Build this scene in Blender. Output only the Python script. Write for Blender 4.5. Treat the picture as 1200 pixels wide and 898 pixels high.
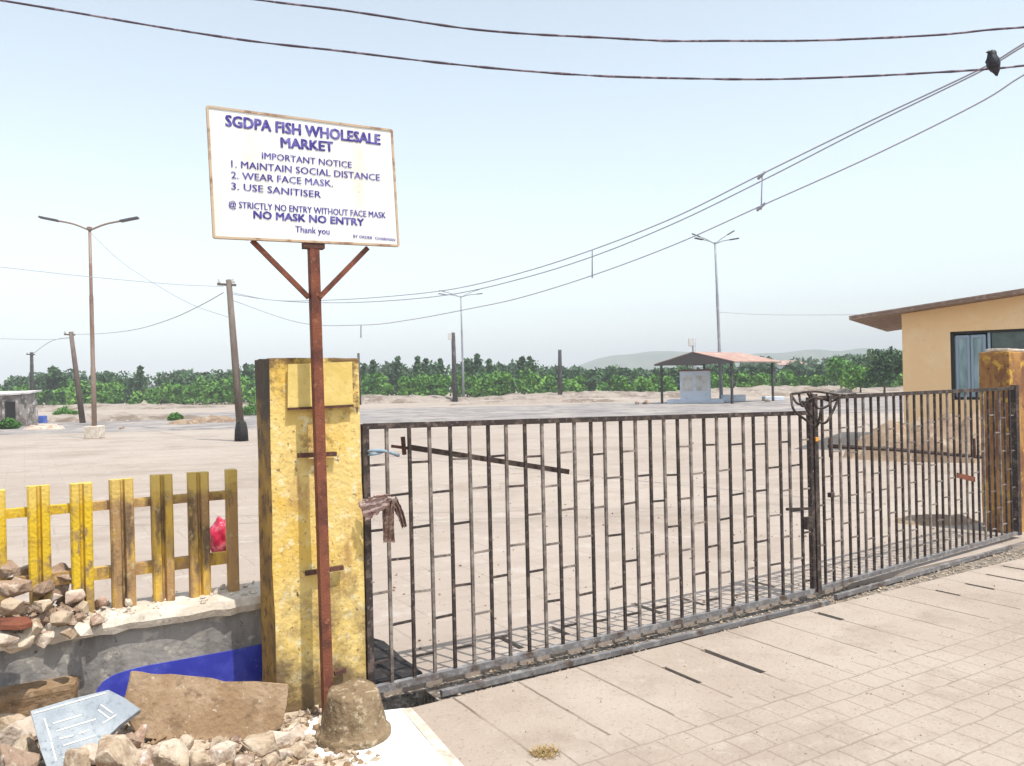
import bpy, bmesh, math, random
import numpy as np
from mathutils import Vector, Matrix, noise
random.seed(7); rng = np.random.default_rng(7)
R = math.radians
scene = bpy.context.scene
COL = scene.collection
for _o in list(bpy.data.objects): bpy.data.objects.remove(_o)

# ------------------------------------------------------------------ camera
CAMZ = 1.6; FPX = 950.0; ROLL = R(-1.3)
cam = bpy.data.objects.new('camera', bpy.data.cameras.new('camera'))
COL.objects.link(cam); scene.camera = cam
cam.data.sensor_width = 36; cam.data.lens = 36*FPX/1200
cam.data.clip_end = 6000; cam.data.clip_start = 0.05
cam.matrix_world = Matrix.Translation((0, 0, CAMZ)) @ Matrix.Rotation(R(90), 4, 'X') @ Matrix.Rotation(ROLL, 4, 'Z')

# ------------------------------------------------------------------ light
SUN_DIR = Vector((0.75, -0.66, 0)).normalized()*math.cos(R(66)) + Vector((0, 0, math.sin(R(66))))
w = bpy.data.worlds.new('World'); scene.world = w; w.use_nodes = True
nt = w.node_tree; nt.nodes.clear()
sky = nt.nodes.new('ShaderNodeTexSky'); sky.sky_type = 'NISHITA'; sky.sun_disc = False
sky.sun_elevation = R(66); sky.sun_rotation = math.atan2(SUN_DIR.x, SUN_DIR.y)
sky.air_density = 1.1; sky.dust_density = 1.2; sky.ozone_density = 1.0
hsv = nt.nodes.new('ShaderNodeHueSaturation'); hsv.inputs['Hue'].default_value = .483; hsv.inputs['Saturation'].default_value = 0.5
bg = nt.nodes.new('ShaderNodeBackground'); bg.inputs['Strength'].default_value = 0.115
wo = nt.nodes.new('ShaderNodeOutputWorld')
nt.links.new(sky.outputs[0], hsv.inputs['Color']); nt.links.new(hsv.outputs[0], bg.inputs[0]); nt.links.new(bg.outputs[0], wo.inputs[0])
sl = bpy.data.lights.new('sun', 'SUN'); sl.energy = 2.3; sl.angle = R(0.6); sl.color = (1, .95, .87)
sun = bpy.data.objects.new('sun', sl); COL.objects.link(sun)
sun.rotation_euler = SUN_DIR.to_track_quat('Z', 'Y').to_euler(); sun.location = (10, -10, 20)
scene.view_settings.view_transform = 'Standard'; scene.view_settings.look = 'None'
scene.view_settings.gamma = 1; scene.view_settings.use_curve_mapping = False
scene.view_settings.exposure = 1.22

# ------------------------------------------------------------------ survey helpers (photo px at 1200 wide -> world)
_c, _s = math.cos(ROLL), math.sin(ROLL)
def ray(px, py):
    u = (px-600)/FPX; v = (449-py)/FPX
    return Vector((u*_c - v*_s, 1, u*_s + v*_c))
def at(px, py, Y): return Vector((0, 0, CAMZ)) + ray(px, py)*Y
def G(px, py, z=0.0):
    d = ray(px, py); return Vector((0, 0, CAMZ)) + d*((z-CAMZ)/d.z)
def onplane(px, py, P, N):
    d = ray(px, py); o = Vector((0, 0, CAMZ)); return o + d*((P-o).dot(N)/d.dot(N))
YAW = R(31); E_ = Vector((math.cos(YAW), math.sin(YAW), 0)); N_ = Vector((math.sin(YAW), -math.cos(YAW), 0)); Z_ = Vector((0, 0, 1))
O_ = Vector((-.765, 4.118, 0))
def L(s, t, z=0.0): return O_ + E_*s + N_*t + Z_*z
def loc(p): d = p-O_; return d.dot(E_), d.dot(N_)

# ------------------------------------------------------------------ materials
def mat(name, cols, rough=.85, bump=.2, bscale=60, metal=0, spec=.3, alpha=None):
    """cols: base colour then (colour, noise scale, low, high[, detail, z-squash]) layers"""
    m = bpy.data.materials.new(name); m.use_nodes = True
    t = m.node_tree; b = t.nodes['Principled BSDF']
    b.inputs['Roughness'].default_value = rough; b.inputs['Metallic'].default_value = metal
    b.inputs['Specular IOR Level'].default_value = spec
    tc = t.nodes.new('ShaderNodeTexCoord')
    geo = t.nodes.new('ShaderNodeNewGeometry')
    cur = None; base = cols[0]
    for i, ly in enumerate(cols[1:]):
        c, sc, lo, hi = ly[:4]
        mp = t.nodes.new('ShaderNodeMapping'); mp.inputs['Location'].default_value = (i*7.3, i*3.1, i*1.7)
        if len(ly) > 5: mp.inputs['Scale'].default_value = (1, 1, ly[5])
        t.links.new(geo.outputs['Position'], mp.inputs[0])
        n = t.nodes.new('ShaderNodeTexNoise'); n.inputs['Scale'].default_value = sc
        n.inputs['Detail'].default_value = ly[4] if len(ly) > 4 else 6; n.inputs['Roughness'].default_value = .62
        t.links.new(mp.outputs[0], n.inputs['Vector'])
        mr = t.nodes.new('ShaderNodeMapRange'); mr.inputs['From Min'].default_value = lo; mr.inputs['From Max'].default_value = hi
        t.links.new(n.outputs[0], mr.inputs[0])
        mx = t.nodes.new('ShaderNodeMix'); mx.data_type = 'RGBA'
        t.links.new(mr.outputs[0], mx.inputs[0])
        if cur is None: mx.inputs[6].default_value = (*base, 1)
        else: t.links.new(cur, mx.inputs[6])
        mx.inputs[7].default_value = (*c, 1); cur = mx.outputs[2]
    if cur is None: b.inputs['Base Color'].default_value = (*base, 1)
    else: t.links.new(cur, b.inputs['Base Color'])
    if bump:
        n = t.nodes.new('ShaderNodeTexNoise'); n.inputs['Scale'].default_value = bscale; n.inputs['Detail'].default_value = 8
        t.links.new(geo.outputs['Position'], n.inputs['Vector'])
        bp = t.nodes.new('ShaderNodeBump'); bp.inputs['Strength'].default_value = bump; bp.inputs['Distance'].default_value = .02
        t.links.new(n.outputs[0], bp.inputs['Height']); t.links.new(bp.outputs[0], b.inputs['Normal'])
    m['cur'] = 1
    return m
def add_layer(m, c, build):
    """mix colour c over base by a mask socket made by build(tree, position_socket)"""
    t = m.node_tree; b = t.nodes['Principled BSDF']; inp = b.inputs['Base Color']
    geo = t.nodes.new('ShaderNodeNewGeometry')
    mask = build(t, geo.outputs['Position'])
    mx = t.nodes.new('ShaderNodeMix'); mx.data_type = 'RGBA'
    t.links.new(mask, mx.inputs[0])
    if inp.links: t.links.new(inp.links[0].from_socket, mx.inputs[6])
    else: mx.inputs[6].default_value = inp.default_value
    mx.inputs[7].default_value = (*c, 1); t.links.new(mx.outputs[2], inp)
def zdirt(z0, z1, sc=6, amp=.5, strength=1.0):
    def f(t, pos):
        sp = t.nodes.new('ShaderNodeSeparateXYZ'); t.links.new(pos, sp.inputs[0])
        n = t.nodes.new('ShaderNodeTexNoise'); n.inputs['Scale'].default_value = sc; n.inputs['Detail'].default_value = 7
        n.inputs['Roughness'].default_value = .7
        t.links.new(pos, n.inputs['Vector'])
        a = t.nodes.new('ShaderNodeMath'); a.operation = 'MULTIPLY_ADD'; a.inputs[1].default_value = amp*2; a.inputs[2].default_value = -amp
        t.links.new(n.outputs[0], a.inputs[0])
        d = t.nodes.new('ShaderNodeMath'); d.operation = 'ADD'; t.links.new(sp.outputs[2], d.inputs[0]); t.links.new(a.outputs[0], d.inputs[1])
        mr = t.nodes.new('ShaderNodeMapRange'); mr.inputs['From Min'].default_value = z0; mr.inputs['From Max'].default_value = z1
        mr.inputs['To Max'].default_value = strength
        t.links.new(d.outputs[0], mr.inputs[0]); return mr.outputs[0]
    return f

M = {}
M['yellow'] = mat('weathered yellow paint', [(.70, .52, .19), ((.66, .44, .10), 3, .45, .6), ((.42, .25, .09), 6, .56, .68, 9, .4), ((.74, .63, .36), 18, .55, .66), ((.26, .16, .08), 40, .60, .68, 8), ((.12, .075, .04), 13, .645, .70, 9, .5)], rough=.9, bump=.35, bscale=45)
add_layer(M['yellow'], (.15, .10, .055), zdirt(.58, .14, 4.5, 1.0, .92))
add_layer(M['yellow'], (.12, .07, .035), zdirt(1.52, 1.86, 7, 1.3, .9))
M['yellow_side'] = mat('grimy shaded ochre paint', [(.40, .24, .06), ((.20, .12, .05), 5, .42, .62), ((.09, .06, .045), 14, .53, .66)], rough=.92, bump=.35, bscale=45)  # darker side copy: grime, with the face's shade in the colour too
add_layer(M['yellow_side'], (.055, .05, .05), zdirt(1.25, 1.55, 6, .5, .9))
M['plaque'] = mat('pale yellow paint', [(.72, .55, .20), ((.62, .46, .14), 8, .4, .6), ((.42, .30, .16), 25, .62, .7)], bump=.15)
M['rust_pillar'] = mat('rusty brown and yellow paint', [(.42, .22, .07), ((.20, .09, .045), 4, .42, .58, 7, .5), ((.55, .33, .06), 7, .56, .64), ((.09, .05, .02),18, .6, .7)], bump=.4)
M['rust'] = mat('red brown rusted steel', [(.19, .062, .034), ((.10, .035, .024), 9, .45, .6), ((.30, .13, .07), 40, .58, .7)], rough=.75, bump=.25, bscale=120)
M['darkrust'] = mat('dark brown rusted steel', [(.085, .04, .03), ((.16, .07, .045), 30, .5, .7)], rough=.8, bump=.3, bscale=120)
M['black_iron'] = mat('flaking black iron', [(.042, .032, .029), ((.13, .095, .08), 14, .50, .64), ((.24, .19, .17), 45, .58, .72)], rough=.6, bump=.2, bscale=150, metal=.2)
M['dusty_iron'] = mat('dusty grey iron', [(.12, .095, .085), ((.27, .23, .20), 12, .42, .62), ((.06, .04, .033), 40, .56, .7)], rough=.75, bump=.2, bscale=150)
M['rail_iron'] = mat('worn grey steel', [(.22, .21, .21), ((.38, .36, .35), 16, .5, .65), ((.12, .08, .06), 9, .52, .66)], rough=.5, bump=.2, metal=.4)
M['sign'] = mat('white painted sheet', [(.74, .75, .74), ((.68, .62, .52), 5, .50, .72, 8, .4), ((.50, .36, .22), 30, .68, .76)], rough=.55, bump=.03)
M['ink'] = mat('blue paint', [(.055, .04, .26), ((.16, .14, .42), 18, .48, .62), ((.35, .33, .5), 70, .62, .7)], rough=.6, bump=0)
M['concrete'] = mat('pale dusty concrete', [(.52, .45, .37), ((.64, .58, .50), 6, .45, .6), ((.34, .28, .22), 16, .58, .7), ((.22, .18, .15), 60, .62, .72)], bump=.5, bscale=30)
M['greywall'] = mat('stained grey concrete', [(.30, .28, .26), ((.16, .15, .145), 5, .42, .6, 7, .3), ((.42, .39, .34), 12, .56, .66), ((.09, .08, .08), 30, .64, .72)], bump=.45, bscale=30)
M['blue'] = mat('royal blue paint', [(.035, .045, .36), ((.06, .075, .45), 6, .45, .6), ((.25, .25, .42), 30, .68, .76)], rough=.5, bump=.06)
M['stone'] = mat('broken beige masonry', [(.42, .33, .235), ((.54, .46, .36), 5, .47, .62), ((.27, .185, .12), 11, .52, .64), ((.22, .16, .12), 50, .62, .7)], bump=.7, bscale=28)
M['stone2'] = mat('pinkish broken stone', [(.52, .43, .35), ((.35, .22, .16), 4, .5, .62), ((.62, .56, .50), 14, .56, .66)], bump=.7, bscale=28)
M['stone3'] = mat('brown crumbly stone', [(.30, .21, .15), ((.18, .12, .09), 6, .48, .62), ((.5, .42, .34), 22, .56, .66)], bump=.8, bscale=34)
M['rust_brick'] = mat('broken red brick', [(.34, .15, .09), ((.46, .33, .25), 14, .5, .62), ((.22, .09, .055), 30, .55, .66)], bump=.6)
M['rubble'] = mat('crushed brick dust', [(.50, .41, .31), ((.34, .24, .17), 9, .47, .6), ((.64, .57, .48), 25, .55, .64), ((.17, .12, .09), 45, .62, .7)], bump=.9, bscale=40)
M['brownslab'] = mat('mud brown concrete', [(.24, .155, .085), ((.33, .235, .15), 5, .46, .62), ((.14, .085, .05), 13, .54, .68), ((.42, .34, .25), 40, .62, .70)], bump=.6, bscale=40)
M['tablet'] = mat('pale blue grey stone', [(.24, .27, .30), ((.33, .36, .38), 7, .42, .6), ((.17, .19, .22), 40, .55, .68)], rough=.6, bump=.15)
M['tabletline'] = mat('chalk white lines', [(.72, .71, .64), ((.5, .5, .48), 30, .5, .7)], bump=0)
M['cement'] = mat('muddy cement', [(.24, .17, .10), ((.15, .10, .055), 8, .44, .6), ((.38, .31, .21), 30, .56, .64), ((.10, .20, .13), 11, .66, .7), ((.12, .085, .06), 55, .6, .68)], bump=.9, bscale=35)
M['whitesheet'] = mat('bright white sheet', [(.80, .82, .83), ((.7, .72, .72), 6, .5, .75)], rough=.6, bump=.05)
M['black'] = mat('dull black', [(.022, .02, .02), ((.06, .05, .045), 20, .5, .7)], rough=.8, bump=.2)
M['pit'] = mat('dark wet mud', [(.02, .018, .017)], bump=.3)
M['track'] = mat('gritty brown track dirt', [(.24, .20, .16), ((.10, .08, .065), 14, .45, .58), ((.45, .40, .34), 35, .54, .62)], bump=.9, bscale=50)
M['red'] = mat('red plastic', [(.55, .02, .07), ((.75, .18, .24), 18, .52, .64)], rough=.35, bump=.15, spec=.5)
M['rag_pink'] = mat('faded pink cloth', [(.62, .48, .44), ((.42, .24, .22), 24, .54, .65)], bump=.4)
M['rag_brown'] = mat('dirty brown cloth', [(.27, .17, .14), ((.46, .36, .31), 35, .5, .6)], bump=.6)
M['rope'] = mat('pale blue rope', [(.22, .33, .42), ((.38, .38, .38), 60, .5, .6)], bump=.3)
M['ochre'] = mat('ochre plaster', [(.80, .56, .31), ((.82, .61, .37), 3, .45, .65), ((.72, .49, .26), 9, .58, .75)], bump=.15)
M['roofbrown'] = mat('brown roof sheet', [(.24, .17, .14), ((.36, .29, .25), 6, .5, .65)], bump=.1)
M['winframe'] = mat('black window frame', [(.02, .02, .022)], rough=.4, bump=0)
M['alu'] = mat('blue grey aluminium', [(.26, .34, .43)], rough=.4, bump=0, metal=.3)
M['glass'] = mat('reflective glass over dark interior', [(.035, .055, .055), ((.06, .10, .08), 3, .45, .6)], rough=.06, bump=0, spec=.9)  # the dark room behind the window is put into the pane colour
M['polewood'] = mat('weathered grey brown pole', [(.12, .09, .075), ((.20, .165, .14), 2, .45, .62, 6, .3), ((.08, .06, .055), 6, .58, .7, 6, .2)], bump=.3)
M['poledark'] = mat('blackened pole', [(.05, .045, .05), ((.12, .11, .11), 1.5, .5, .65)], bump=.1)
M['lamppole'] = mat('rust tinted steel tube', [(.28, .21, .17), ((.20, .11, .075), 1.2, .45, .62, 5, .4), ((.36, .33, .32), 4, .56, .7)], rough=.6, bump=.1, metal=.2)
M['lampgrey'] = mat('grey steel tube', [(.26, .27, .30), ((.34, .35, .38), 2, .5, .65)], rough=.6, bump=.05, metal=.2)
M['lamphead'] = mat('dark lamp housing', [(.10, .095, .095)], rough=.5, bump=0)
M['wire'] = mat('black cable sheath', [(.075, .055, .075), ((.24, .19, .23), 9, .52, .60)], rough=.6, bump=0)
M['greywire'] = mat('grey aluminium wire', [(.34, .33, .38)], rough=.5, bump=0)
M['crow'] = mat('black feathers', [(.018, .018, .024), ((.045, .045, .06), 60, .5, .6)], rough=.5, bump=.2, bscale=120)
M['booth'] = mat('pale blue white paint', [(.60, .65, .72), ((.50, .54, .62), 3, .5, .65)], bump=.1)
M['rooftile'] = mat('faded salmon roof tiles', [(.36, .22, .18), ((.44, .32, .27), 1.5, .45, .62)], bump=.1)
M['underroof'] = mat('dark roof underside', [(.10, .085, .08)], bump=.1)  # darkness under the shelter roof is put into this colour
M['whiteb'] = mat('pale plaster', [(.60, .58, .56), ((.40, .38, .36), 2, .5, .65)], bump=.1)
M['shackwall'] = mat('patched grey plaster', [(.30, .265, .24), ((.14, .115, .10), 1.6, .46, .58), ((.50, .49, .48), 4, .56, .64)], bump=.2)
M['dark'] = mat('dark opening', [(.02, .018, .018)], bump=0)
M['bluedrum'] = mat('blue plastic', [(.06, .12, .42), ((.22, .3, .55), 4, .55, .65)], rough=.4, bump=0)
M['bark'] = mat('bark', [(.13, .095, .07), ((.2, .16, .13), 6, .5, .6)], bump=.3)
M['drygrass'] = mat('dry straw', [(.42, .30, .13), ((.24, .15, .07), 60, .48, .6)], bump=0)
M['dirt'] = mat('brown dirt', [(.30, .215, .145), ((.20, .135, .09), 1.2, .45, .6), ((.40, .32, .24), 5, .55, .66)], bump=.8, bscale=10)
M['bank'] = mat('dusty brown bank', [(.30, .25, .21), ((.17, .13, .10), .5, .46, .58), ((.38, .33, .29), 3, .55, .66)], bump=.5, bscale=6)
M['hill'] = mat('wooded hill', [(.05, .075, .02),((.11, .11, .06), .02, .45, .6), ((.03, .05, .02), .08, .5, .65)], bump=0)
M['brace'] = mat('dull brown black iron', [(.06, .042, .036), ((.12, .085, .07), 14, .5, .65)], bump=.2)
M['orange'] = mat('orange tag', [(.7, .3, .03)], bump=0)

def leafmat(name, c1, c2, c3):
    m = bpy.data.materials.new(name); m.use_nodes = True; t = m.node_tree; b = t.nodes['Principled BSDF']
    g = t.nodes.new('ShaderNodeNewGeometry'); r = t.nodes.new('ShaderNodeValToRGB')
    r.color_ramp.elements[0].color = (*c1, 1); r.color_ramp.elements[1].color = (*c3, 1)
    e = r.color_ramp.elements.new(.5); e.color = (*c2, 1)
    n = t.nodes.new('ShaderNodeTexNoise'); n.inputs['Scale'].default_value = .55; n.inputs['Detail'].default_value = 4
    t.links.new(g.outputs['Position'], n.inputs['Vector'])
    ad = t.nodes.new('ShaderNodeMath'); ad.operation = 'MULTIPLY_ADD'; ad.inputs[1].default_value = .35
    sb = t.nodes.new('ShaderNodeMath'); sb.operation = 'MULTIPLY_ADD'; sb.inputs[1].default_value = 2.2; sb.inputs[2].default_value = -.75
    t.links.new(n.outputs[0], sb.inputs[0])
    t.links.new(g.outputs['Random Per Island'], ad.inputs[0]); t.links.new(sb.outputs[0], ad.inputs[2])
    t.links.new(ad.outputs[0], r.inputs[0]); t.links.new(r.outputs[0], b.inputs['Base Color'])
    b.inputs['Roughness'].default_value = .6; b.inputs['Specular IOR Level'].default_value = .25
    return m
M['leaf_light'] = leafmat('fresh green leaves', (.035, .11, .02), (.09, .22, .03), (.17, .33, .06))
M['leaf_dark'] = leafmat('dark green leaves', (.028, .065, .03), (.045, .10, .038), (.07, .145, .05))
M['leaf_mid'] = leafmat('mid green leaves', (.035, .12, .02), (.075, .20, .03), (.13, .28, .05))

# ground materials -------------------------------------------------
def rotpos(t, pos, yaw=YAW):
    vr = t.nodes.new('ShaderNodeVectorRotate'); vr.rotation_type = 'Z_AXIS'; vr.inputs['Angle'].default_value = -yaw
    vr.inputs['Center'].default_value = O_
    t.links.new(pos, vr.inputs['Vector']); 
    sb = t.nodes.new('ShaderNodeVectorMath'); sb.operation = 'SUBTRACT'; sb.inputs[1].default_value = O_
    t.links.new(vr.outputs[0], sb.inputs[0]); return sb.outputs[0]
def brickmask(bw, rh, mort, off=0.0, shift=(0, 0, 0), wob=.012, thr=(.45, .62), strength=.7, smooth=.3):
    def f(t, pos):
        p = rotpos(t, pos)
        n = t.nodes.new('ShaderNodeTexNoise'); n.inputs['Scale'].default_value = 7; t.links.new(pos, n.inputs['Vector'])
        ms = t.nodes.new('ShaderNodeVectorMath'); ms.operation = 'MULTIPLY_ADD'; ms.inputs[1].default_value = (wob,)*3; ms.inputs[2].default_value = shift
        t.links.new(n.outputs[1], ms.inputs[0])
        ad = t.nodes.new('ShaderNodeVectorMath'); t.links.new(p, ad.inputs[0]); t.links.new(ms.outputs[0], ad.inputs[1])
        b = t.nodes.new('ShaderNodeTexBrick'); b.offset = off; b.inputs['Scale'].default_value = 1
        b.inputs['Mortar Size'].default_value = mort; b.inputs['Brick Width'].default_value = bw; b.inputs['Row Height'].default_value = rh
        b.inputs['Mortar Smooth'].default_value = smooth
        t.links.new(ad.outputs[0], b.inputs['Vector'])
        n2 = t.nodes.new('ShaderNodeTexNoise'); n2.inputs['Scale'].default_value = 2.3; n2.inputs['Detail'].default_value = 5
        t.links.new(pos, n2.inputs['Vector'])
        mr = t.nodes.new('ShaderNodeMapRange'); mr.inputs['From Min'].default_value = thr[0]-.2; mr.inputs['From Max'].default_value = thr[1]
        mr.inputs['To Min'].default_value = .15; mr.inputs['To Max'].default_value = strength
        t.links.new(n2.outputs[0], mr.inputs[0])
        mu = t.nodes.new('ShaderNodeMath'); mu.operation = 'MULTIPLY'; t.links.new(b.outputs['Fac'], mu.inputs[0]); t.links.new(mr.outputs[0], mu.inputs[1])
        return mu.outputs[0]
    return f
sand = [(.345, .28, .228), ((.395, .33, .275), .7, .42, .6), ((.295, .235, .188), 2.2, .52, .7), ((.39, .33, .275), 9, .58, .72), ((.20, .155, .12), 55, .60, .70)]
M['slabs'] = mat('dusty cement cover slabs', sand, bump=.35, bscale=45)
M['tiles'] = mat('dusty pavement tiles', sand, bump=.35, bscale=45)
add_layer(M['tiles'], (.20, .155, .12), brickmask(.165, .165, .0062, .5, (0, -.01, 0), wob=.022, thr=(.42, .66), strength=.72))
M['yard'] = mat('dusty concrete yard', [(.345, .285, .24), ((.39, .33, .28), .12, .42, .6), ((.30, .245, .20), .6, .5, .68), ((.41, .355, .31), 4, .56, .68), ((.24, .19, .155), 45, .62, .72)], bump=.25, bscale=30)
add_layer(M['yard'], (.24, .20, .165), brickmask(.60, .60, .010, .5, strength=.55))
def streaks(t, pos):
    p = rotpos(t, pos, R(12)); mp = t.nodes.new('ShaderNodeMapping'); mp.inputs['Scale'].default_value = (.10, 1.6, 1); t.links.new(p, mp.inputs[0])
    n = t.nodes.new('ShaderNodeTexNoise'); n.inputs['Scale'].default_value = 1.0; n.inputs['Detail'].default_value = 6; n.inputs['Roughness'].default_value = .65; n.inputs['Distortion'].default_value = .6
    t.links.new(mp.outputs[0], n.inputs['Vector']); mr = t.nodes.new('ShaderNodeMapRange'); mr.inputs['From Min'].default_value = .54; mr.inputs['From Max'].default_value = .70; mr.inputs['To Max'].default_value = .55
    t.links.new(n.outputs[0], mr.inputs[0]); return mr.outputs[0]
add_layer(M['yard'], (.25, .205, .17), streaks)
def speck(sc, lo, hi, st):
    def f(t, pos):
        n = t.nodes.new('ShaderNodeTexNoise'); n.inputs['Scale'].default_value = sc; n.inputs['Detail'].default_value = 9; n.inputs['Roughness'].default_value = .75
        t.links.new(pos, n.inputs['Vector']); mr = t.nodes.new('ShaderNodeMapRange'); mr.inputs['From Min'].default_value = lo; mr.inputs['From Max'].default_value = hi; mr.inputs['To Max'].default_value = st
        t.links.new(n.outputs[0], mr.inputs[0]); return mr.outputs[0]
    return f
for k_ in ('yard', 'slabs', 'tiles'):
    add_layer(M[k_], (.19, .145, .11), speck(16, .60, .68, .7)); add_layer(M[k_], (.22, .17, .13), speck(1.3, .60, .74, .45))
add_layer(M['rubble'], (.13, .085, .055), speck(4.5, .50, .60, .85))
for k_ in ('stone', 'stone2'): add_layer(M[k_], (.22, .15, .10), speck(12, .54, .64, .8))
add_layer(M['blue'], (.22, .22, .34), speck(9, .60, .68, .8)); add_layer(M['blue'], (.30, .26, .22), zdirt(.08, -.02, 8, .12, .8))
add_layer(M['ochre'], (.50, .35, .20), speck(2.2, .60, .74, .5))
add_layer(M['greywall'], (.42, .34, .26), zdirt(.14, .0, 6, .2, .85))
M['asphalt'] = mat('dusty grey asphalt', [(.25, .228, .218), ((.35, .31, .28), .35, .45, .6), ((.16, .145, .14), .9, .50, .62)], bump=.2, bscale=12)
M['earth'] = mat('dry earth plain', [(.36, .30, .23), ((.20, .22, .10), .05, .45, .6), ((.45, .39, .31), .3, .5, .65)], bump=0)

# ------------------------------------------------------------------ mesh builder
class MB:
    def __init__(s): s.bm = bmesh.new()
    def box(s, c, sx, sy, sz, X=None, Y=None, Z=None, bev=0):
        X = X or Vector((1, 0, 0)); Y = Y or Vector((0, 1, 0)); Z = Z or Vector((0, 0, 1)); c = Vector(c)
        vs = [s.bm.verts.new(c + X*(i*sx/2) + Y*(j*sy/2) + Z*(k*sz/2)) for i in (-1, 1) for j in (-1, 1) for k in (-1, 1)]
        fs = []
        for q in ((0, 1, 3, 2), (4, 6, 7, 5), (0, 4, 5, 1), (2, 3, 7, 6), (0, 2, 6, 4), (1, 5, 7, 3)): fs.append(s.bm.faces.new([vs[i] for i in q]))
        if bev:
            ed = {e for f in fs for e in f.edges}
            bmesh.ops.bevel(s.bm, geom=list(ed), offset=bev, segments=2, affect='EDGES', profile=.6)
        return s
    def bar(s, a, b, wd, dp=None, up=None):
        a = Vector(a); b = Vector(b); d = (b-a); ln = d.length; d.normalize()
        up = Vector(up) if up else (Vector((0, 0, 1)) if abs(d.z) < .9 else N_)
        x = d.cross(up).normalized(); y = x.cross(d).normalized()
        return s.box((a+b)/2, wd, ln, dp or wd, x, d, y)
    def tube(s, pts, rad, n=8, cap=True):
        pts = [Vector(p) for p in pts]; rings = []
        k = len(pts)
        ref = None
        for i, p in enumerate(pts):
            d = (pts[min(i+1, k-1)] - pts[max(i-1, 0)]).normalized()
            if ref is None: ref = Vector((0, 0, 1)) if abs(d.z) < .9 else Vector((1, 0, 0))
            x = d.cross(ref).normalized(); y = d.cross(x).normalized(); ref = x.cross(d).normalized() if False else ref
            if x.length < .5: x = d.orthogonal().normalized(); y = d.cross(x)
            r = rad[i] if hasattr(rad, '__len__') else rad
            rings.append([s.bm.verts.new(p + (x*math.cos(2*math.pi*j/n) + y*math.sin(2*math.pi*j/n))*r) for j in range(n)])
        for i in range(k-1):
            for j in range(n):
                f = s.bm.faces.new((rings[i][j], rings[i][(j+1) % n], rings[i+1][(j+1) % n], rings[i+1][j])); f.smooth = True
        if cap: s.bm.faces.new(rings[0][::-1]); s.bm.faces.new(rings[-1])
        return s
    def lathe(s, c, prof, n=24, smooth=True):
        c = Vector(c); rings = [[s.bm.verts.new(c + Vector((r*math.cos(2*math.pi*j/n), r*math.sin(2*math.pi*j/n), z))) for j in range(n)] for r, z in prof]
        for i in range(len(rings)-1):
            for j in range(n):
                f = s.bm.faces.new((rings[i][j], rings[i][(j+1) % n], rings[i+1][(j+1) % n], rings[i+1][j])); f.smooth = smooth
        s.bm.faces.new(rings[0][::-1]); s.bm.faces.new(rings[-1]); return s
    def prism(s, pts, off):
        """polygon pts extruded by vector off"""
        off = Vector(off); a = [s.bm.verts.new(Vector(p)) for p in pts]; b = [s.bm.verts.new(Vector(p)+off) for p in pts]
        s.bm.faces.new(a); s.bm.faces.new(b[::-1]); k = len(a)
        for i in range(k): s.bm.faces.new((a[i], b[i], b[(i+1) % k], a[(i+1) % k]))
        return s
    def hull(s, pts, c=(0, 0, 0)):
        vs = [s.bm.verts.new(Vector(c)+Vector(p)) for p in pts]
        r = bmesh.ops.convex_hull(s.bm, input=vs)
        kill = [g for g in r['geom_interior'] + r['geom_unused'] if isinstance(g, bmesh.types.BMVert) and g.is_valid]
        if kill: bmesh.ops.delete(s.bm, geom=list(set(kill)), context='VERTS')
        return s
    def rough(s, cuts=2, amp=.01, sc=8, seed=0):
        bmesh.ops.subdivide_edges(s.bm, edges=s.bm.edges[:], cuts=cuts, use_grid_fill=True)
        for v in s.bm.verts: v.co += Vector(noise.noise_vector(v.co*sc + Vector((seed, 0, 0))))*amp
        return s
    def build(s, name, m, parent=None, smooth=None):
        bmesh.ops.recalc_face_normals(s.bm, faces=s.bm.faces[:])
        if smooth is not None:
            for f in s.bm.faces: f.smooth = smooth
        org = Vector((0, 0, 0))
        if parent is not None:
            q = parent
            while q is not None: org += q.location; q = q.parent
        elif len(s.bm.verts):
            lo = Vector([min(v.co[i] for v in s.bm.verts) for i in range(3)]); hi = Vector([max(v.co[i] for v in s.bm.verts) for i in range(3)])
            org = Vector(((lo.x+hi.x)/2, (lo.y+hi.y)/2, lo.z))
        for v in s.bm.verts: v.co -= org
        me = bpy.data.meshes.new(name); s.bm.to_mesh(me); s.bm.free(); me.materials.append(M[m] if isinstance(m, str) else m)
        o = bpy.data.objects.new(name, me); COL.objects.link(o)
        if parent is not None: o.parent = parent
        else: o.location = org
        return o
def tag(o, label=None, cat=None, group=None, kind=None):
    if label: o['label'] = label
    if cat: o['category'] = cat
    if group: o['group'] = group
    if kind: o['kind'] = kind
    return o
def thing(name, p, label, cat, group=None):
    o = bpy.data.objects.new(name, None); COL.objects.link(o); o.location = Vector(p); o.empty_display_size = .1
    return tag(o, label, cat, group)
def rawmesh(name, verts, faces, m, parent=None):
    me = bpy.data.meshes.new(name); me.from_pydata([tuple(v) for v in verts], [], faces); me.materials.append(M[m]); me.update()
    o = bpy.data.objects.new(name, me); COL.objects.link(o)
    if parent is not None: o.parent = parent
    return o
def spline(pts, n=12):
    pts = [Vector(p) for p in pts]; P = [pts[0]*2-pts[1]] + pts + [pts[-1]*2-pts[-2]]; out = []
    for i in range(1, len(P)-2):
        for k in range(n):
            t = k/n; a, b, c, d = P[i-1], P[i], P[i+1], P[i+2]
            out.append(.5*((2*b) + (c-a)*t + (2*a-5*b+4*c-d)*t*t + (3*b-a-3*c+d)*t**3))
    out.append(P[-2]); return out
def copy_tree(o, parent=None):
    c = o.copy(); COL.objects.link(c)
    if parent is not None: c.parent = parent
    for ch in list(o.children): copy_tree(ch, c)
    return c

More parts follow.
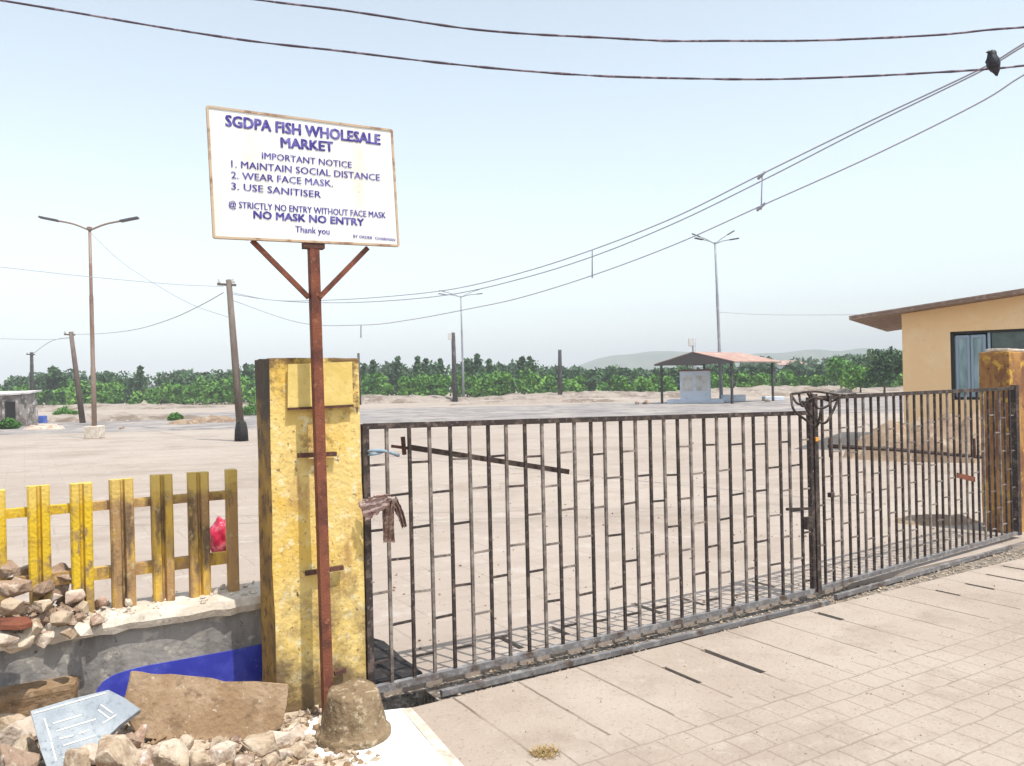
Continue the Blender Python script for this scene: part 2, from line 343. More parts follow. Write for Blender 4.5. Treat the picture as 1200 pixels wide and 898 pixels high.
# ================================================================== GROUND
def localgrid(name, ss, tt, holes, m, depth=.22, z=0, split=None):
    """sheet in the gate's frame with rectangular recesses left open and walled down"""
    bm = bmesh.new(); V = {}
    def v(i, j, zz=z):
        k = (i, j, zz)
        if k not in V: V[k] = bm.verts.new(L(ss[i], tt[j], zz))
        return V[k]
    def inh(i, j):
        cs, ct = (ss[i]+ss[i+1])/2, (tt[j]+tt[j+1])/2
        for h in holes:
            if h[0] < cs < h[1] and h[2] < ct < h[3]: return True
        return False
    for i in range(len(ss)-1):
        for j in range(len(tt)-1):
            if inh(i, j):
                zb = z-depth
                bm.faces.new((v(i, j, zb), v(i+1, j, zb), v(i+1, j+1, zb), v(i, j+1, zb)))
                for a, b, ni, nj in (((i, j), (i+1, j), i, j-1), ((i+1, j), (i+1, j+1), i+1, j), ((i+1, j+1), (i, j+1), i, j+1), ((i, j+1), (i, j), i-1, j)):
                    if ni < 0 or nj < 0 or ni >= len(ss)-1 or nj >= len(tt)-1 or not inh(ni, nj):
                        bm.faces.new((v(*a, zb), v(*b, zb), v(*b), v(*a)))
            else: bm.faces.new((v(i, j), v(i+1, j), v(i+1, j+1), v(i, j+1)))
    bmesh.ops.recalc_face_normals(bm, faces=bm.faces[:])
    me = bpy.data.meshes.new(name); bm.to_mesh(me); bm.free()
    for mm in (m if isinstance(m, list) else [m]): me.materials.append(M[mm])
    o = bpy.data.objects.new(name, me); COL.objects.link(o); o['kind'] = 'structure'
    return o
J = .387
def slot(s, t0, t1, w_=.012): return (s-w_*1.6, s+w_*1.6, t0, t1)
slots = [slot(J*4, .47, .76, .010), slot(J*5, .38, .84, .014), slot(J*8, .26, .47, .015), slot(J*11+.01, .38, .57, .010), slot(J*12-.02, .40, .62, .013),
         slot(J*13, .33, .62, .012), slot(J*14, .25, .46, .012)]
islots = [slot(1.07, -.52, -.25, .014), slot(1.45, -.52, -.31, .014), slot(2.24, -.64, -.32, .016), slot(2.62, -.56, -.30, .013), slot(3.4, -.6, -.35, .014)]
pit = (-.02, .34, -.06, .21)
def lines(base, hs, k): return sorted(set([round(x, 4) for x in base] + [round(h[k], 4) for h in hs] + [round(h[k+1], 4) for h in hs]))
TR = .20   # pavement edge
# outer pavement: cover slabs then tiles
cs = localgrid('pavement', lines([-2.5, 14], slots, 0), lines([TR, 1.0], slots, 2), slots, 'slabs')
add_layer(M['slabs'], (.15, .115, .085), brickmask(J, 20, .009, 0, (0, 10, 0), wob=.014, strength=.95))
localgrid('pavement_tiles', [-12, 0, 14], [1.0, 3, 14], [], 'tiles', z=.003)
# gate track: rough dirt strip with the drain pit at its left end
tr = localgrid('drain_channel', lines([-2.5, 14], [pit], 0), lines([-.10, TR], [(0, 0, -.06, .2)], 2), [(-.02, .34, -.06, .2)], 'track', depth=.25, z=-.035)
MB().prism([L(-.02, -.06, -.27), L(.34, -.06, -.27), L(.34, .2, -.27), L(-.02, .2, -.27)], (0, 0, .01)).build('drain_mud', 'pit')['kind'] = 'structure'
# pavement edge lip
localgrid('yard_ground', lines([-1500, -60, -20, 20, 60, 1500], islots, 0), lines([-3000, -120, -60, -20, -.10], islots, 2), islots, 'yard')
bpy.data.objects['yard_ground'].name = 'ground'
# everything outside the pavement below the wall
localgrid('earth', [-1500, -12, -2.5], [-.10, 1.0], [], 'rubble', z=0)
localgrid('earth', [-1500, -12], [1.0, 14], [], 'rubble', z=0)
localgrid('earth', [14, 1500], [-.10, 14], [], 'earth', z=0)
localgrid('earth', [-1500, 1500], [14, 1500], [], 'earth', z=0)
# vertical lips of yard and pavement at the track
for nm, t_, m_ in (('kerb', -.10, 'yard'), ('kerb', TR, 'slabs')):
    b = MB(); b.box(L(5.75, t_ + (-.02 if t_ < 0 else .02), -.072), 16.5, .036, .14, E_, N_, Z_); b.build(nm, m_)['kind'] = 'structure'

# asphalt strip across the yard with ragged edges
def ribbon(name, x0, x1, f0, f1, m, z, n=80):
    vs = []; fs = []
    for i in range(n+1):
        x = x0+(x1-x0)*i/n
        vs += [(x, f0(x), z), (x, f1(x), z)]
        if i: k = 2*i; fs.append((k-2, k, k+1, k-1))
    o = rawmesh(name, vs, fs, m); o['kind'] = 'structure'; return o
nz = lambda x, k, a: noise.noise(Vector((x*k, 3.3, a)))*a
ribbon('road', -120, 130, lambda x: 33 + .02*x + nz(x, .25, 2.2), lambda x: 58 + .05*x + nz(x, .2, 3), 'asphalt', .004)
ribbon('far_plain', -1500, 1500, lambda x: 84 + nz(x, .1, 4), lambda x: 1400, 'earth', .008)

# low earth banks in front of the trees
def mound(name, cx, cy, rx, ry, h, m, seed=0, nx=40, ny=14, ang=0, label=None, cat=None, kind=None, rag=.5):
    b = bmesh.new(); g = {}
    ca, sa = math.cos(ang), math.sin(ang)
    for i in range(nx+1):
        for j in range(ny+1):
            u = -1+2*i/nx; v = -1+2*j/ny
            d = max(0, 1-(u*u+v*v))
            x = u*rx; y = v*ry
            zz = h*(d**.7)*(1+rag*noise.noise(Vector((x*1.1/ry*2, y/ry*2, seed)))) + (h*.22*noise.noise(Vector((x*6/ry, y*6/ry, seed))) if d > 0 else 0)
            if d <= 0: zz = -.03
            g[i, j] = b.verts.new((cx + x*ca-y*sa, cy + x*sa+y*ca, zz))
    for i in range(nx):
        for j in range(ny): f = b.faces.new((g[i, j], g[i+1, j], g[i+1, j+1], g[i, j+1])); f.smooth = True
    q = MB(); q.bm.free(); q.bm = b; o = q.build(name, m)
    return tag(o, label, cat, kind=kind)
for (x0, y0, rx, ry, h, sd) in ((-12, 76, 9, 3, .7, 1), (6, 80, 12, 3, .55, 2), (24, 78, 12, 2.5, .7, 3), (-40, 74, 14, 3, .5, 4), (44, 80, 12, 3, .5, 5), (-24, 46, 7, 1.5, .35, 6), (2, 62, 7, 1.2, .3, 7), (19, 70, 9, 1.6, .5, 8)):
    mound('earth_bank', x0, y0, rx, ry, h, 'bank', sd, kind='structure')

# hills
def hill(x0, x1, Y, prof, dep, seed):
    n = 60; vs = []; fs = []
    rows = 7
    for i in range(n+1):
        u = i/n; x = x0+(x1-x0)*u
        h = 0
        for a in range(len(prof)-1):
            (ua, ha), (ub, hb) = prof[a], prof[a+1]
            if ua <= u <= ub: k = (u-ua)/(ub-ua); k = k*k*(3-2*k); h = ha+(hb-ha)*k
        h *= 1+.05*noise.noise(Vector((u*14, seed, 0)))
        for r in range(rows+1):
            v = r/rows; vs.append((x, Y+dep*v, h*math.sin(math.pi/2*min(1, v*1.6))*(1+.08*noise.noise(Vector((u*20, v*5, seed)))) - 1))
    for i in range(n):
        for r in range(rows): a = i*(rows+1)+r; fs.append((a, a+rows+1, a+rows+2, a+1))
    o = rawmesh('hill', vs, fs, 'hill'); o['kind'] = 'structure'
    for p in o.data.polygons: p.use_smooth = True
def hx(px, Y): return (px-600)/FPX*Y
hill(hx(610, 950), hx(1300, 950), 950, [(0, 0), (.08, 20), (.2, 38), (.3, 41), (.45, 34), (.58, 38), (.72, 37), (.85, 31), (1, 22)], 260, 3)
hill(hx(350, 1150), hx(520, 1150), 1150, [(0, 0), (.25, 33), (.5, 36), (.8, 20), (1, 4)], 200, 9)
hill(hx(-100, 1150), hx(240, 1150), 1150, [(0, 10), (.4, 22), (.7, 18), (1, 0)], 200, 12)

# ================================================================== VEGETATION
def leafcloud(centers, radii, counts, size, squash=.8):
    """leaf quads spread through clumps, numpy"""
    P = []; S = []
    for c, r, k in zip(centers, radii, counts):
        d = rng.normal(size=(k, 3)); d /= np.linalg.norm(d, axis=1)[:, None]
        rr = r*(rng.random(k)**.45)[:, None]
        p = d*rr; p[:, 2] *= squash; P.append(p + np.array(c)); S.append(np.full(k, size)*rng.uniform(.6, 1.4, k))
    P = np.vstack(P); S = np.concatenate(S); k = len(P)
    a = rng.normal(size=(k, 3)); a /= np.linalg.norm(a, axis=1)[:, None]
    b = rng.normal(size=(k, 3)); b = np.cross(a, b); b /= np.linalg.norm(b, axis=1)[:, None]
    a *= S[:, None]; b *= S[:, None]*.55
    V = np.stack([P-a, P+b, P+a, P-b], 1).reshape(-1, 3)
    return V, k
def quadmesh(name, V, k, m, parent=None, org=(0, 0, 0)):
    V = V - np.array(org)
    V[:, 2] = np.maximum(V[:, 2], .02 - org[2])
    me = bpy.data.meshes.new(name); me.vertices.add(4*k); me.vertices.foreach_set('co', V.astype(np.float32).ravel())
    me.loops.add(4*k); me.loops.foreach_set('vertex_index', np.arange(4*k, dtype=np.int32))
    me.polygons.add(k); me.polygons.foreach_set('loop_start', np.arange(0, 4*k, 4, dtype=np.int32))
    try: me.polygons.foreach_set('loop_total', np.full(k, 4, dtype=np.int32))
    except Exception: pass
    me.materials.append(M[m]); me.update(calc_edges=True); me.validate()
    o = bpy.data.objects.new(name, me); COL.objects.link(o)
    if parent is not None: o.parent = parent
    else: o.location = org
    return o
def treeband(name, x0, x1, y0, y1, n, h0, h1, m, label, cat, leaf=.3, per=130, topfn=None):
    C_ = []; Rr = []; K = []
    for i in range(n):
        x = rng.uniform(x0, x1); y = rng.uniform(y0, y1); h = rng.uniform(h0, h1)
        if topfn: h *= topfn(x)
        r = rng.uniform(.8, 1.5)*h/3.2
        zc = h - r*.8; C_.append((x, y, max(zc, .5))); Rr.append(r); K.append(per)
        if zc > r: C_.append((x+rng.uniform(-.5, .5), y-.4, zc*.45)); Rr.append(r*.9); K.append(int(per*.6))
    V, k = leafcloud(C_, Rr, K, leaf)
    return tag(quadmesh(name, V, k, m), label, cat, kind='stuff')
und = lambda x: (1 - .24*max(0, min(1, (x-2)/5))*max(0, min(1, (48-x)/12))) * (1 + .22*noise.noise(Vector((x*.06, 1.2, 5))) + .20*noise.noise(Vector((x*.3, 4.2, 5))))
treeband('shrub_belt', -75, 68, 86, 92, 230, 1.6, 3.1, 'leaf_light', 'long belt of fresh green shrubs along the far edge of the yard', 'shrubs', leaf=.22, per=190, topfn=und)
treeband('tree_belt', -80, 75, 95, 108, 300, 2.9, 4.5, 'leaf_dark', 'distant belt of mixed green trees behind the shrubs', 'trees', leaf=.26, per=170, topfn=und)
treeband('tree_belt', -90, 120, 150, 190, 260, 4.5, 6.2, 'leaf_dark', 'far dark wood showing in gaps behind the nearer trees, below the hills', 'trees', leaf=.5, per=120, topfn=und)

def tree(px, Y, h, r, m, label, cat='tree', group=None, spire=False, leaf=.2, dens=900, z0=0, lobes=9):
    p = at(px, 440, Y); p.z = 0
    t = thing('tree', p, label, cat, group)
    b = MB(); top = h*.75
    b.tube([p, p+Vector((.05*h*.2, 0, top*.4)), p+Vector((.03*h, .02, top))], [.05*h/1.6*.5+.05, .05, .02], 7)
    for k in range(5):
        a = k*2.4; st = p + Vector((0, 0, top*(.35+.1*k))); b.tube([st, st + Vector((math.cos(a)*r*.4, math.sin(a)*r*.4, r*.35)), st + Vector((math.cos(a)*r*.75, math.sin(a)*r*.75, r*.7))], [.04, .03, .012], 5)
    b.build('trunk', 'bark', t)
    C_ = []; Rr = []; K = []
    if spire:
        for k in range(7):
            f = k/6; rr = r*(1-f*.8); C_.append((p.x+rng.uniform(-.15, .15), p.y, h*(.35+.62*f))); Rr.append(rr*.8+.12); K.append(int(dens/7))
    else:
        for k in range(lobes):
            a = rng.uniform(0, 6.28); q = rng.uniform(.2, .75)*r
            C_.append((p.x+math.cos(a)*q, p.y+math.sin(a)*q, h*.35+rng.uniform(0, h*.5))); Rr.append(rng.uniform(.35, .55)*r); K.append(dens//lobes)
        C_.append((p.x, p.y, h-r*.4)); Rr.append(r*.45); K.append(dens//lobes)
    V, k = leafcloud(C_, Rr, K, leaf)
    quadmesh('crown', V, k, m, t, tuple(p)); return t
tree(1036, 66, 3.6, 2.0, 'leaf_dark', 'dark green bushy tree just left of the ochre building', leaf=.16, dens=3400, lobes=14)
tree(1008, 74, 2.6, 2.0, 'leaf_light', 'light green shrub-like tree left of the dark bushy tree by the building', leaf=.16, dens=2000)
tree(985, 84, 3.5, 1.9, 'leaf_mid', 'hazy mid green tree between the market shelter and the ochre building', leaf=.18, dens=2000)
tree(1062, 80, 4.0, 2.2, 'leaf_mid', 'mid green tree partly hidden behind the left corner of the ochre building', leaf=.18, dens=2200)
tree(63, 90, 4.7, 1.3, 'leaf_dark', 'rounded dark tree standing above the belt beside the thin far left pole', leaf=.2, dens=1300)
spx = [(426, 4.6), (437, 4.9), (466, 5.2), (489, 4.9), (498, 5.1), (517, 4.8), (547, 4.7), (559, 5.1), (575, 4.8), (611, 4.9), (622, 4.7), (164, 4.5), (290, 5.0)]
for i, (px, h) in enumerate(spx):
    tree(px, 93+(i*7 % 5), h*(.90+.09*((i*53)%4)/3), .8+.5*((i*37)%5)/4, 'leaf_dark', 'dark pointed tree rising above the distant green belt', group='pointed dark trees above the belt', spire=True, leaf=.22, dens=420)
for i, (px, py, r, lab) in enumerate(((205, 493, .42, 'small dark green bush between the left street lamp and the leaning pole'), (75, 490, .75, 'low green bush beside the left of the second pole behind the street lamp'),
                                  (10, 503, .5, 'small green bush growing at the foot of the shack'), (297, 487, .8, 'green bush just left of the yellow pillar, behind the leaning pole'), (90, 492, .5, 'low yellow-green bush just left of the street lamp'))):
    p = G(px, py); V, k = leafcloud([(p.x, p.y, r*.5), (p.x+r*.6, p.y, r*.35), (p.x-r*.5, p.y, r*.3)], [r*.7, r*.5, r*.45], [500, 300, 250], .07)
    tag(quadmesh('bush', V, k, 'leaf_mid' if i != 4 else 'leaf_light', None, tuple(p)), lab, 'bush')

# ================================================================== ROCK MAKER
def rock_mesh(b, c, sx, sy, sz, rnd, rot=None, n=16, seed=0):
    pts = []
    for _ in range(n):
        v = Vector((rnd.gauss(0, 1), rnd.gauss(0, 1), rnd.gauss(0, 1))).normalized()
        m = max(abs(v.x), abs(v.y), abs(v.z)); v = v.lerp(v/m, .45)
        pts.append(Vector((v.x*sx, v.y*sy, v.z*sz))*rnd.uniform(.85, 1.08))
    if rot: pts = [rot @ p for p in pts]
    b.hull(pts, c); return b
rnd = random.Random(11)
def rock(c, size, m, label, cat='stone', group=None, flat=.7, rot=None):
    b = MB(); q = rot or Matrix.Rotation(rnd.uniform(0, 6.28), 3, 'Z') @ Matrix.Rotation(rnd.uniform(-.4, .4), 3, 'X')
    rock_mesh(b, c, size/2*rnd.uniform(.85, 1.2), size/2*rnd.uniform(.7, 1), size/2*flat, rnd, q)
    ed = b.bm.edges[:]
    bmesh.ops.bevel(b.bm, geom=ed, offset=size*.03, segments=1, affect='EDGES', clamp_overlap=True)
    bmesh.ops.remove_doubles(b.bm, verts=b.bm.verts[:], dist=size*.02)
    cc = Vector(c)
    for v in b.bm.verts:
        if (v.co-cc).length > size*.8: v.co = cc + (v.co-cc).normalized()*size*.6
    b.rough(1, size*.05, 6/size*.4, rnd.random()*50)
    return tag(b.build('stone', m), label, cat, group)

# ================================================================== LEFT WALL
WT = -.40
t = thing('low_wall', L(-2.2, WT-.13), 'low grey concrete wall with a dusty coping and blue painted foot', 'wall')
b = MB(); b.box(L(-2.62, WT-.14, .235), 4.56, .28, .47, E_, N_, Z_); b.rough(4, .006, 6, 1); b.build('wall_body', 'greywall', t)
b = MB()
# coping with ragged broken edge
ns = 70; prev = None
for i in range(ns+1):
    s_ = -4.9 + i*(4.9-.34)/ns
    k = 1 if s_ > -1.25 else 0
    f = -.358 + .030*noise.noise(Vector((s_*7, 0, 0))) + .018*noise.noise(Vector((s_*31, 0, 0)))
    top = .525 + .012*noise.noise(Vector((s_*7, 2, 0))); bot = .456 + .022*noise.noise(Vector((s_*12, 4, 0)))
    ring = [b.bm.verts.new(L(s_, f-.01, top)), b.bm.verts.new(L(s_, f+.006, (top+bot)/2)), b.bm.verts.new(L(s_, f-.006, bot)), b.bm.verts.new(L(s_, -.72, .47)), b.bm.verts.new(L(s_, -.72, .52)), b.bm.verts.new(L(s_, -.55, top+.006*noise.noise(Vector((s_*15, 9, 0)))))]
    if prev:
        for j in range(6): b.bm.faces.new((prev[j], prev[(j+1) % 6], ring[(j+1) % 6], ring[j]))
    else: b.bm.faces.new(ring)
    prev = ring
b.bm.faces.new(prev[::-1]); b.build('coping', 'concrete', t)
# blue painted foot, curved lower at its left end
b = MB(); pts = []
for px, py in ((322, 752), (270, 763), (215, 773), (170, 781), (150, 786), (132, 792), (120, 800), (113, 810), (112, 830), (112, 850), (322, 850)):
    pts.append(onplane(px, py, L(0, WT+.008), N_))
zmin = min(p.z for p in pts)
for p in pts: p.z = max(p.z, -.02)
b.prism(pts, N_*-.02).build('painted_foot', 'blue', t)
b = MB(); b.box(L(-1.78, WT+.05, .16), 1.0, .14, .26, E_, N_, Z_, bev=.03); b.rough(3, .02, 6, 4)
b.build('plaster_lump', 'brownslab', t)

# ---- picket fence on the wall
FT = -.57
fn = thing('picket_fence', L(-1.2, FT, .52), 'yellow concrete picket fence with peeling paint standing on the low wall', 'fence')
M['picket'] = mat('peeled yellow concrete', [(.36, .22, .10), ((.60, .385, .07), 4.5, .52, .60, 6, .35), ((.15, .10, .06), 9, .52, .62, 7, .3), ((.44, .34, .18), 26, .58, .68)], bump=.3)
M['picket_yellow'] = mat('bright yellow paint', [(.62, .42, .025), ((.50, .32, .03), 6, .5, .65), ((.26, .17, .09), 16, .56, .63, 7, .5)], bump=.35)
add_layer(M['picket_yellow'], (.30, .20, .10), zdirt(.86, .60, 9, .9, .85))
for k_ in ('picket', 'picket_yellow'): add_layer(M[k_], (.66, .48, .13), zdirt(1.03, 1.10, 14, .12, .75))
def s_of(px, py, t_):
    P = onplane(px, py, L(0, t_), N_); return loc(P)[0], P.z
def picket(sc_, wd, zt, zb=.50, m='picket', grooved=True):
    b = MB(); d = .035
    if grooved:
        prof = [(-wd/2, -d), (-wd/2, d*.55), (-wd/2+.008, d*.8), (-.012, d*.8), (-.004, d*.1), (.004, d*.1), (.012, d*.8), (wd/2-.008, d*.8), (wd/2, d*.55), (wd/2, -d)]
    else: prof = [(-wd/2, -d), (-wd/2, d*.7), (-wd/2+.006, d), (wd/2-.006, d), (wd/2, d*.7), (wd/2, -d)]
    base = [L(sc_+x, FT+y, zb) for x, y in prof]
    b.prism(base, Z_*(zt-zb)).rough(1, .003, 14, sc_)
    b.build('picket', m, fn, smooth=False)
for px, wpx, py, m_, g_ in ((272, 12, 551, 'picket', False), (233, 24, 554, 'picket', True), (190, 25, 557, 'picket', True), (143, 28, 562, 'picket', True), (95, 26, 567, 'picket_yellow', True), (45, 27, 570, 'picket_yellow', True), (-9, 30, 576, 'picket_yellow', True), (-64, 32, 580, 'picket_yellow', True)):
    s0, z0 = s_of(px, py, FT+.03); sa, _ = s_of(px-wpx/2, py, FT+.03); sb, _ = s_of(px+wpx/2, py, FT+.03)
    picket(s0, sb-sa, z0, m=m_, grooved=g_)
sR = s_of(276, 600, FT)[0]; sM = s_of(98, 600, FT)[0]
for z_, h_ in ((1.035, .045), (.70, .06)):
    b = MB(); b.box(L((sR+sM)/2, FT-.037, z_), sR-sM, .04, h_, E_, N_, Z_).rough(2, .003, 12); b.build('rail', 'picket', fn)
    b = MB(); b.box(L(sM-.8, FT-.037, z_), 1.6, .04, h_, E_, N_, Z_).rough(2, .003, 12); b.build('rail', 'picket_yellow' if z_ > 1 else 'picket', fn)
# red plastic ball-like bag caught in the fence
c = at(260, 631, 4.62)
b = MB(); bmesh.ops.create_icosphere(b.bm, subdivisions=4, radius=1)
for v in b.bm.verts:
    d = v.co.normalized(); k = 1 + .28*noise.noise(d*2.2) + .12*abs(noise.noise(d*6))
    v.co = Vector((d.x*.072*k, d.y*.05*k, d.z*.108*k)) + c
tag(b.build('plastic_bag', 'red', smooth=True), 'crumpled red plastic bag caught in the picket fence next to the last picket', 'plastic bag')

# ================================================================== PILLARS
PW, PD, PH = .456, .27, 1.745
t = thing('gate_pillar', L(-.235, -PD/2), 'stout yellow gate pillar stained brown, behind the rusty signpost', 'gate pillar')
b = MB(); c = L(-.232, -PD/2-.015, PH/2-.01); b.box(c, PW, PD, PH+.02, E_, N_, Z_, bev=.008); b.rough(6, .006, 4, 3); b.bm.verts.ensure_lookup_table()
for v in b.bm.verts:
    v.co += Vector(noise.noise_vector(v.co*16))*.006
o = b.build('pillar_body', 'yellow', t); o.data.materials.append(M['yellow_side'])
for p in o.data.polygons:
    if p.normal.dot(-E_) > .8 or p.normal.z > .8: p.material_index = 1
PF = WT*0 + .0  # pillar face t = 0
fp = L(0, 0, 0)
q = [onplane(px, py, fp, N_) for px, py in ((337, 427), (412, 424), (413, 474), (337, 478))]
b = MB(); b.prism([p + N_*-.004 for p in q], N_*.012).build('plaque', 'plaque', t)
b = MB(); b.bar(q[3]+N_*.006+Vector((0, 0, -.006)), q[2]+N_*.006+Vector((0, 0, -.006)), .02, .012).build('plaque_lower_line', 'darkrust', t)  # dark line along the lower edge of the plaque

t = thing('gate_pillar', Vector((4.95, 8.2, 0)), 'rust-brown and yellow gate pillar at the right edge, behind the end of the gate', 'gate pillar')
cor = Vector((4.90, 7.98, 0)); c = cor + E_*.24 - N_*.15 + Z_*.9
b = MB(); b.box(c - Z_*.0, .48, .30, 1.8, E_, N_, Z_, bev=.012); b.rough(4, .012, 4, 8); b.build('pillar_body', 'rust_pillar', t)
b = MB(); b.box(c + Z_*.915, .40, .22, .03, E_, N_, Z_, bev=.01); b.rough(3, .012, 7, 8); b.build('pillar_cap', 'concrete', t)

# ================================================================== GATES
def lerp(a, b, k): return a+(b-a)*k
A0 = L(.0, -.02); B0 = L(3.40, -.01)
gl = thing('gate_leaf', L(1.7, -.02), 'left leaf of the black iron bar gate, hinged at the yellow pillar', 'gate')
def gate_frame(p0, p1, z0, z1a, z1b, par, wd=.028):
    d = (p1-p0).normalized()
    MB().bar(p0+Z_*z1a, p1+Z_*z1b, .03, .03).build('top_rail', 'black_iron', par)
    MB().bar(p0+Z_*z0, p1+Z_*z0, .035, .035).build('bottom_rail', 'rail_iron', par)
barpx = [455, 481.5, 505, 529.5, 552, 574, 595, 617, 637, 656, 675, 694.5, 710.6, 729.5, 746.6, 764, 780, 796, 811, 827, 842, 857, 873, 885, 900, 916, 927, 940]
gn = Vector(((B0-A0).y, -(B0-A0).x, 0)).normalized()
def gs(px, py=600):
    P = onplane(px, py, A0, gn); return (P-A0).dot((B0-A0).normalized())
gd = (B0-A0).normalized(); GLn = (B0-A0).length
p0 = A0 + gd*.015; pE = A0 + gd*(gs(951))
gate_frame(p0, pE, .045, 1.395, 1.335, gl)
ztop = lambda s_: 1.395 + (1.335-1.395)*s_/gs(951)
for ex in (.02, gs(951)):
    P = A0 + gd*ex; MB().bar(P+Z_*.03, P+Z_*(ztop(ex)+.012 + (.10 if ex > 1 else 0)), .034 if ex < 1 else .03, .034).build('end_stile', 'black_iron', gl)
bars = [gs(x) for x in barpx]
for i, s_ in enumerate(bars):
    a = A0+gd*(s_+rnd.uniform(-.004, .004)); z1 = ztop(s_)-.012
    MB().bar(a+Z_*.06, A0+gd*s_+Z_*z1, .0165, .0165, up=gn).build('bar', 'black_iron' if i % 2 else 'dusty_iron', gl)
allb = [.02] + bars + [gs(951)]
nr = 0
for i in range(len(allb)-1):
    sa, sb = allb[i], allb[i+1]; zt = ztop(sa)
    off = (.20 if i % 2 == 0 else .37)
    for k in range(4):
        zz = zt - off - .337*k + rnd.uniform(-.012, .012)
        if zz < .12 or (rnd.random() < .04): continue
        if nr >= 98: break
        nr += 1
        MB().bar(A0+gd*(sa+.008)+Z_*zz, A0+gd*(sb-.008)+Z_*(zz+rnd.uniform(-.004, .004)), .012, .012).build('rung', 'black_iron' if rnd.random() < .6 else 'dusty_iron', gl)
# slanted bar fastened behind the leaf
a = onplane(478, 524, A0-gn*.06, gn); b_ = onplane(666, 553, A0-gn*.06, gn)
MB().bar(a, b_, .022, .030).build('slanted_brace', 'brace', gl)
a2 = onplane(472, 512, A0-gn*.05, gn); b2 = onplane(474, 533, A0-gn*.05, gn)
MB().bar(a2, b2, .018, .018).bar(onplane(459, 523, A0-gn*.045, gn), onplane(483, 526, A0-gn*.045, gn), .016, .016).build('brace_hook', 'darkrust', gl)
# lock box and bolt
P = onplane(947, 613, A0+gn*.03, gn); MB().box(P, .06, .035, .09, gd, gn, Z_, bev=.005).build('lock', 'black_iron', gl)
MB().bar(onplane(922, 597, A0+gn*.025, gn), onplane(953, 596, A0+gn*.025, gn), .018, .018).build('bolt', 'black_iron', gl)
# ---- right leaf
p0 = G(963, 700) ; p0.z = 0; p1 = Vector((4.83, 7.80, 0)); p0 = B0 + gd*.055
gd2 = (p1-p0).normalized(); gn2 = Vector((gd2.y, -gd2.x, 0)); GL2 = (p1-p0).length
gr = thing('gate_leaf', (p0+p1)/2, 'right leaf of the black iron gate with closely set bars, ending at the rusty pillar', 'gate')
z1t = 1.44
MB().bar(p0+Z_*z1t, p1+Z_*z1t, .03, .03).build('top_rail', 'black_iron', gr)
MB().bar(p0+Z_*.05, p1+Z_*.05, .04, .03).build('bottom_rail', 'rail_iron', gr)
MB().bar(p0+Z_*.03, p0+Z_*1.47, .042, .042).build('end_stile', 'black_iron', gr)
MB().bar(p1+Z_*.03, p1+Z_*1.47, .055, .055).build('end_stile', 'black_iron', gr)
nb = 29
sx = [GL2*i/(nb+1) for i in range(0, nb+2)]
for i in range(1, nb+1):
    q = p0+gd2*(sx[i]+rnd.uniform(-.006, .006)); MB().bar(q+Z_*.07, q+Z_*(z1t-.012), .0165, .0165, up=gn2).build('bar', 'dusty_iron' if i % 3 == 0 else 'black_iron', gr)
for i in range(nb+1):
    for k in range(4):
        zz = 1.44 - (.25 if i % 2 else .42) - .34*k + rnd.uniform(-.03, .03)
        if zz < .12 or rnd.random() < .2: continue
        MB().bar(p0+gd2*(sx[i]+.008)+Z_*zz, p0+gd2*(sx[i+1]-.008)+Z_*zz, .011, .011).build('rung', 'dusty_iron', gr)
a = onplane(972, 523, p0-gn2*.07, gn2); m_ = onplane(1050, 527, p0-gn2*.07, gn2); b_ = onplane(1152, 536, p0-gn2*.07, gn2)
MB().tube([a, m_, b_], .018, 6).build('slanted_brace', 'brace', gr)
b = MB()
for px in (973, 1141): b.bar(onplane(px, 514, p0-gn2*.045, gn2), onplane(px+1, 536, p0-gn2*.045, gn2), .022, .022)
b.build('brace_hook', 'darkrust', gr)
P = onplane(974, 580, p0+gn2*.03, gn2); MB().box(P, .05, .03, .035, gd2, gn2, Z_, bev=.004).build('lock', 'black_iron', gr)
P = onplane(957, 515, p0+gn2*.03, gn2); MB().box(P, .03, .01, .03, gd2, gn2, Z_, bev=.003).build('tag', 'orange', gr)
q = [onplane(x, y, p0+gn2*.02, gn2) for x, y in ((1121, 554), (1142, 559), (1142, 565), (1121, 560))]
MB().prism(q, gn2*.006).build('rust_plate', 'rust', gr)
# ground track rail in front of the gate
b = MB(); b.bar(L(.36, .10, -.005), L(3.4, .12, -.012), .03, .03); tag(b.build('track_rail', 'rail_iron'), 'worn grey steel rail lying in the dirt track before the left gate leaf', 'rail')
b = MB(); b.bar(L(3.55, .07, -.005), L(6.6, -.14, -.012), .03, .03); tag(b.build('track_rail', 'rail_iron'), 'worn grey steel rail lying in the dirt track before the right gate leaf', 'rail')
# tangle of cable over the junction
b = MB(); Yt = 5.72
for pts in (((927, 462), (955, 459), (984, 463), (1003, 462)), ((927, 462), (930, 480), (944, 492), (957, 500), (962, 480)), ((936, 461), (940, 476), (950, 470), (946, 460)),
            ((984, 463), (976, 482), (966, 496), (951, 488), (940, 470)), ((950, 460), (958, 478), (972, 474), (969, 461)), ((927, 463), (937, 474), (955, 466), (975, 470), (988, 462))):
    b.tube(spline([at(x, y, Yt + .03*math.sin(x*.7+i)) for i, (x, y) in enumerate(pts)], 8), .009, 6)
tag(b.build('cable_tangle', 'black_iron'), 'tangled loops of dark rusty cable wound over the top where the two gate leaves meet', 'cable')
